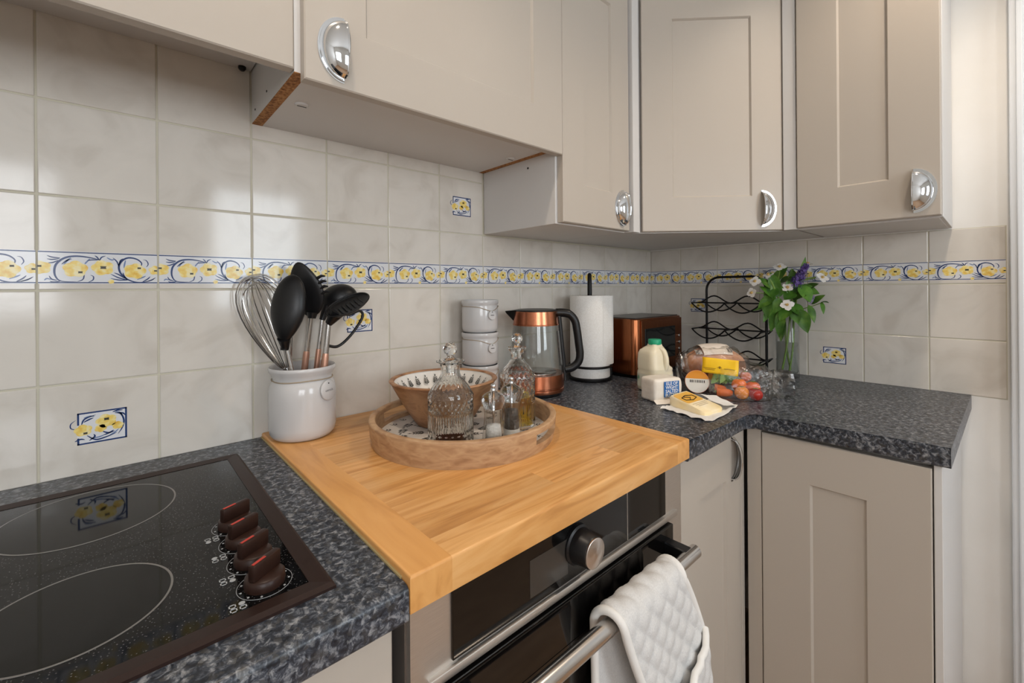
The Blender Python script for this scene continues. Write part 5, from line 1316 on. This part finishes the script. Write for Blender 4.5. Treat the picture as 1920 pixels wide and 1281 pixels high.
PLASTIC = plastic(); PLASTIC2 = plastic('gathered_clear_film', 0.20)
def groceries():
    D0 = 1.44
    Z = Vector((0, 0, 1)); rh = Vector((rt.x, rt.y, 0)).normalized(); bk = Vector((fw.x, fw.y, 0)).normalized()
    # loaf
    c = PD(1338, 700, 1.475); c.z = W
    t = thing('bread_loaf', c, 'brown bread loaf in clear film behind the vegetables', 'bread')
    CR = noise_mat('brown_crust', [(0.34, (128, 82, 54)), (0.5, (190, 132, 98)), (0.66, (226, 178, 146))], 11, 0.75, bump=0.3)
    bm = NB(); rot = Matrix((rh, bk, Z)).transposed()
    def lf(q):
        z = q.z if q.z > 0 else q.z * 0.9
        return Vector((math.copysign(abs(q.x) ** 0.8, q.x), math.copysign(abs(q.y) ** 0.8, q.y), z))
    ellipsoid(bm, c + Z * 0.060, (0.093, 0.050, 0.056), rot, 36, 24, lf)
    for v in bm.verts: v.co.z = max(v.co.z, W + 0.001); v.co += Vector((0, 0, noise.noise(v.co * 26) * 0.007)) if v.co.z > W + 0.02 else Vector()
    lo = fin('loaf', bm, CR, t, True)
    # paper band over the top
    bm = NB(); G = []
    for i in range(13):
        a = math.radians(35 + 100 * i / 12); row = []
        for k in range(7):
            X = -0.045 + 0.085 * k / 6; hz = math.sqrt(max(0, 1 - (abs(X) / 0.093) ** 2.5))
            row.append(bm.verts.new(c + rh * X + bk * (-0.054 * math.cos(a) * 1.0 + 0.004) + Z * (0.063 + 0.0625 * hz * math.sin(a) + 0.004)))
        G.append(row)
    for i in range(12):
        for k in range(6): bm.faces.new((G[i][k], G[i][k + 1], G[i + 1][k + 1], G[i + 1][k]))
    lb = fin('paper_label', bm, noise_mat('bread_label', [(0.3, (222, 208, 194)), (0.7, (236, 226, 214))], 20, 0.6), t, True)
    for X, w_ in ((-0.058, 0.020), (0.034, 0.014)):
        bm = NB(); hz = math.sqrt(max(0, 1 - (abs(X) / 0.093) ** 2.5)); nn = (Z * 0.8 - bk * 0.6).normalized(); q = c + rh * X - bk * 0.028 + Z * (0.063 + 0.050 * hz)
        mm = Matrix((rh, nn.cross(rh), nn)).transposed().to_4x4(); mm.translation = q + nn * 0.004
        box(bm, -w_ / 2, w_ / 2, -0.009, 0.009, 0, 0.0005, 0, 1, mm); fin('printed_patch', bm, noise_mat('patch_print', [(0.4, (60, 54, 50)), (0.6, (190, 180, 170))], 200, 0.6), t)
    # film around the loaf
    bm = NB()
    def film(q):
        k = 1 + 0.14 * noise.noise(q * 3.1) + 0.10 * noise.noise(q * 8)
        return lf(q) * k
    ellipsoid(bm, c + Z * 0.061, (0.102, 0.057, 0.062), rot, 48, 32, film)
    for v in bm.verts: v.co.z = max(v.co.z, W + 0.0004)
    fin('clear_film', bm, PLASTIC, t, True)
    # gathered ends of the film
    bm = NB(); G = []
    for i in range(10):
        f_ = i / 9; row = []
        for k in range(18):
            a = 2 * math.pi * k / 18; r = (0.040 - 0.020 * f_ + 0.012 * (f_ > .7)) * (1 + 0.35 * noise.noise(Vector((math.cos(a) * 2, math.sin(a) * 2, f_ * 4))))
            row.append(bm.verts.new(c + rh * (-0.088 - 0.020 * f_) + bk * r * 0.8 * math.cos(a) + Z * (0.060 + r * 1.25 * math.sin(a))))
        G.append(row)
    for i in range(9):
        for k in range(18): bm.faces.new((G[i][k], G[i][(k + 1) % 18], G[i + 1][(k + 1) % 18], G[i + 1][k]))
    fin('gathered_end', bm, PLASTIC2, t, True)
    # vegetables in their own clear bag
    G_ = 'vegetables in the clear bag'
    veg = [('tomato', 1386, 722, 0.0195, (244, 124, 24), 1.367, 0, 'bright orange tomato under the yellow card in the clear bag'), ('tomato', 1412, 727, 0.0185, (216, 100, 40), 1.365, 0, 'shiny orange-red tomato at the crinkled end of the clear bag'),
           ('tomato', 1391, 741, 0.0185, (240, 146, 36), 1.330, 1, 'small yellow-orange tomato low at the front of the clear bag'), ('tomato', 1417, 743, 0.0175, (168, 44, 34), 1.330, 1, 'deep red tomato at the foot of the clear bag'),
           ('tomato', 1398, 706, 0.0150, (196, 104, 62), 1.385, 0, 'dull orange tomato on top of the others in the clear bag')]
    for nm, px, py, r, col, d, low, lab in veg:
        q = PD(px, py, d)
        if low: q.z = W + r * 0.95
        o = thing(nm, q - Z * r, lab, 'tomato', G_)
        bm = NB(); ellipsoid(bm, q, (r, r, r * 0.94), None, 24, 16, lambda s: Vector((s.x, s.y, s.z - 0.12 * max(0, s.z - 0.8) * 4))); fin('fruit', bm, mat('tomato_%d' % px, col, 0.22), o, True)
        bm = NB(); 
        for k in range(5): a = k * 1.256; tube(bm, [q + Z * r * 0.86, q + Z * r * 0.92 + Vector((math.cos(a), math.sin(a), 0)) * r * 0.42], [0.0012, 0.0004], 5)
        fin('calyx', bm, STEM, o, True)
    for px, tx, d, lab in ((1340, 1362, 1.378, 'short orange carrot lying below the green leaves in the clear bag'), (1344, 1374, 1.338, 'paler orange carrot lying beside the paper in the clear bag')):
        a = PD(px, 740, d); b = PD(tx, 740, d); a.z = W + 0.0133; b.z = W + 0.0120
        o = thing('carrot', Vector((a.x, a.y, W)), lab, 'carrot', G_); tubeo('root', smoothpts([a, a.lerp(b, .05), a.lerp(b, .5), b], 3), [0.006, 0.0105, 0.0125, 0.0130, 0.0125, 0.012, 0.0115, 0.0105, 0.009, 0.005][:10], mat('carrot_orange', (226, 112, 50), 0.45), o, 14)
        tubeo('stalk', [a, a + (a - b).normalized() * 0.006], 0.003, STEM, o, 6)
    o = thing('leafy_greens', PD(1350, 712, 1.385) * 1.0, 'bunch of green leaves under the yellow card in the clear bag', 'greens', G_); o.location.z = W
    rnd = random.Random(4)
    for k in range(13):
        b = PD(1356 + rnd.uniform(-8, 8), 700 + rnd.uniform(-4, 4), 1.392); ang = -1.0 + 2.4 * k / 12; d = (rh * math.sin(ang) - Z * math.cos(ang) * 0.95 - bk * 0.35)
        L = rnd.uniform(0.032, 0.044); L = min(L, (b.z - W - 0.027) / max(0.2, -d.normalized().z)) if d.z < 0 else L
        fin('leaf', leaf_bm(b, d, -bk + Z * .3, L, rnd.uniform(.008, .012), 0.1), mat('salad_green%d' % (k % 3), ((70, 118, 44), (104, 150, 66), (134, 172, 92))[k % 3], 0.45), o, True)
    # yellow card
    Q = [PD(1316, 698, 1.300), PD(1383, 706, 1.294), PD(1386, 677, 1.300), PD(1317, 669, 1.308)]
    bag = thing('clear_bag', Vector((*(PD(1375, 720, 1.38).xy), W)), 'crinkled clear plastic bag with yellow card and twisted end', 'bag')
    bm = NB(); bm.faces.new([bm.verts.new(q) for q in Q]); bmesh.ops.subdivide_edges(bm, edges=bm.edges[:], cuts=8, use_grid_fill=True)
    for v in bm.verts: v.co += bk * noise.noise(v.co * 30) * 0.004
    yc = fin('yellow_card', bm, noise_mat('yellow_card', [(0.35, (238, 184, 12)), (0.65, (250, 204, 30))], 14, 0.45), bag, True); md = yc.modifiers.new('thickness', 'SOLIDIFY'); md.thickness = 0.0008
    ex = (Q[1] - Q[0]).normalized(); ey = (Q[3] - Q[0]).normalized(); nn = ex.cross(ey).normalized(); ey = nn.cross(ex); cc = sum(Q, Vector()) / 4
    BR = mat('card_print', (120, 84, 14), 0.6); bm = NB(); mm = Matrix((ex, ey, nn)).transposed().to_4x4(); mm.translation = cc + nn * 0.0045
    box(bm, -0.0050, 0.0050, -0.0042, -0.0030, 0, .0003, 0, 1, mm); box(bm, -0.0012, 0.0012, -0.0065, 0.0, 0, .0003, 0, 1, mm); box(bm, -0.0035, 0.0035, -0.0022, -0.0014, 0, .0003, 0, 1, mm)
    for k, (x0, x1, y) in enumerate(((-0.040, -0.010, -0.008), (0.010, 0.036, -0.006), (-0.036, -0.012, -0.0115))): box(bm, x0, x1, y, y + 0.0012, 0, .0003, 0, 1, mm)
    fin('card_print', bm, BR, yc)
    # film over the vegetables: crinkled half dome with a twisted tail to the right
    bc = PD(1386, 722, 1.357); bc.z = W + 0.036; bm = NB()
    def crk(q):
        k = 1 + 0.07 * abs(noise.noise(q * 2.6 + Vector((3, 1, 0)))) + 0.05 * abs(noise.noise(q * 7))
        return Vector([math.copysign(abs(c_) ** 0.45, c_) for c_ in q]) * k
    ellipsoid(bm, bc, (0.071, 0.054, 0.056), rot, 48, 32, crk)
    for v in bm.verts: v.co.z = max(v.co.z, W + 0.0004)
    fin('film', bm, PLASTIC, bag, True)
    P = [PD(1428, 714, 1.375), PD(1437, 713, 1.385), PD(1446, 718, 1.395), PD(1458, 722, 1.40), PD(1476, 724, 1.41)]; P[-1].z = max(P[-1].z, W + 0.020)
    S_ = smoothpts(P, 6); bm = NB(); G = []
    for i, q in enumerate(S_):
        f_ = i / (len(S_) - 1); row = []; R_ = 0.030 - 0.012 * math.sin(math.pi * min(1, f_ * 1.6)) + 0.008 * f_
        for k in range(26):
            a = 2 * math.pi * k / 26; r = R_ * (1 + 0.55 * noise.noise(Vector((math.cos(a) * 1.8, math.sin(a) * 1.8, f_ * 5))) + 0.2 * noise.noise(Vector((math.cos(a) * 5, math.sin(a) * 5, f_ * 9))))
            v = q + bk * r * math.cos(a) + Z * r * math.sin(a); v.z = max(v.z, W + 0.0005); row.append(bm.verts.new(v))
        G.append(row)
    for i in range(len(G) - 1):
        for k in range(26): bm.faces.new((G[i][k], G[i][(k + 1) % 26], G[i + 1][(k + 1) % 26], G[i + 1][k]))
    fin('twisted_tail', bm, PLASTIC2, bag, True, 25)
groceries()

for o in bpy.data.objects:
    if '_w' in o: del o['_w']
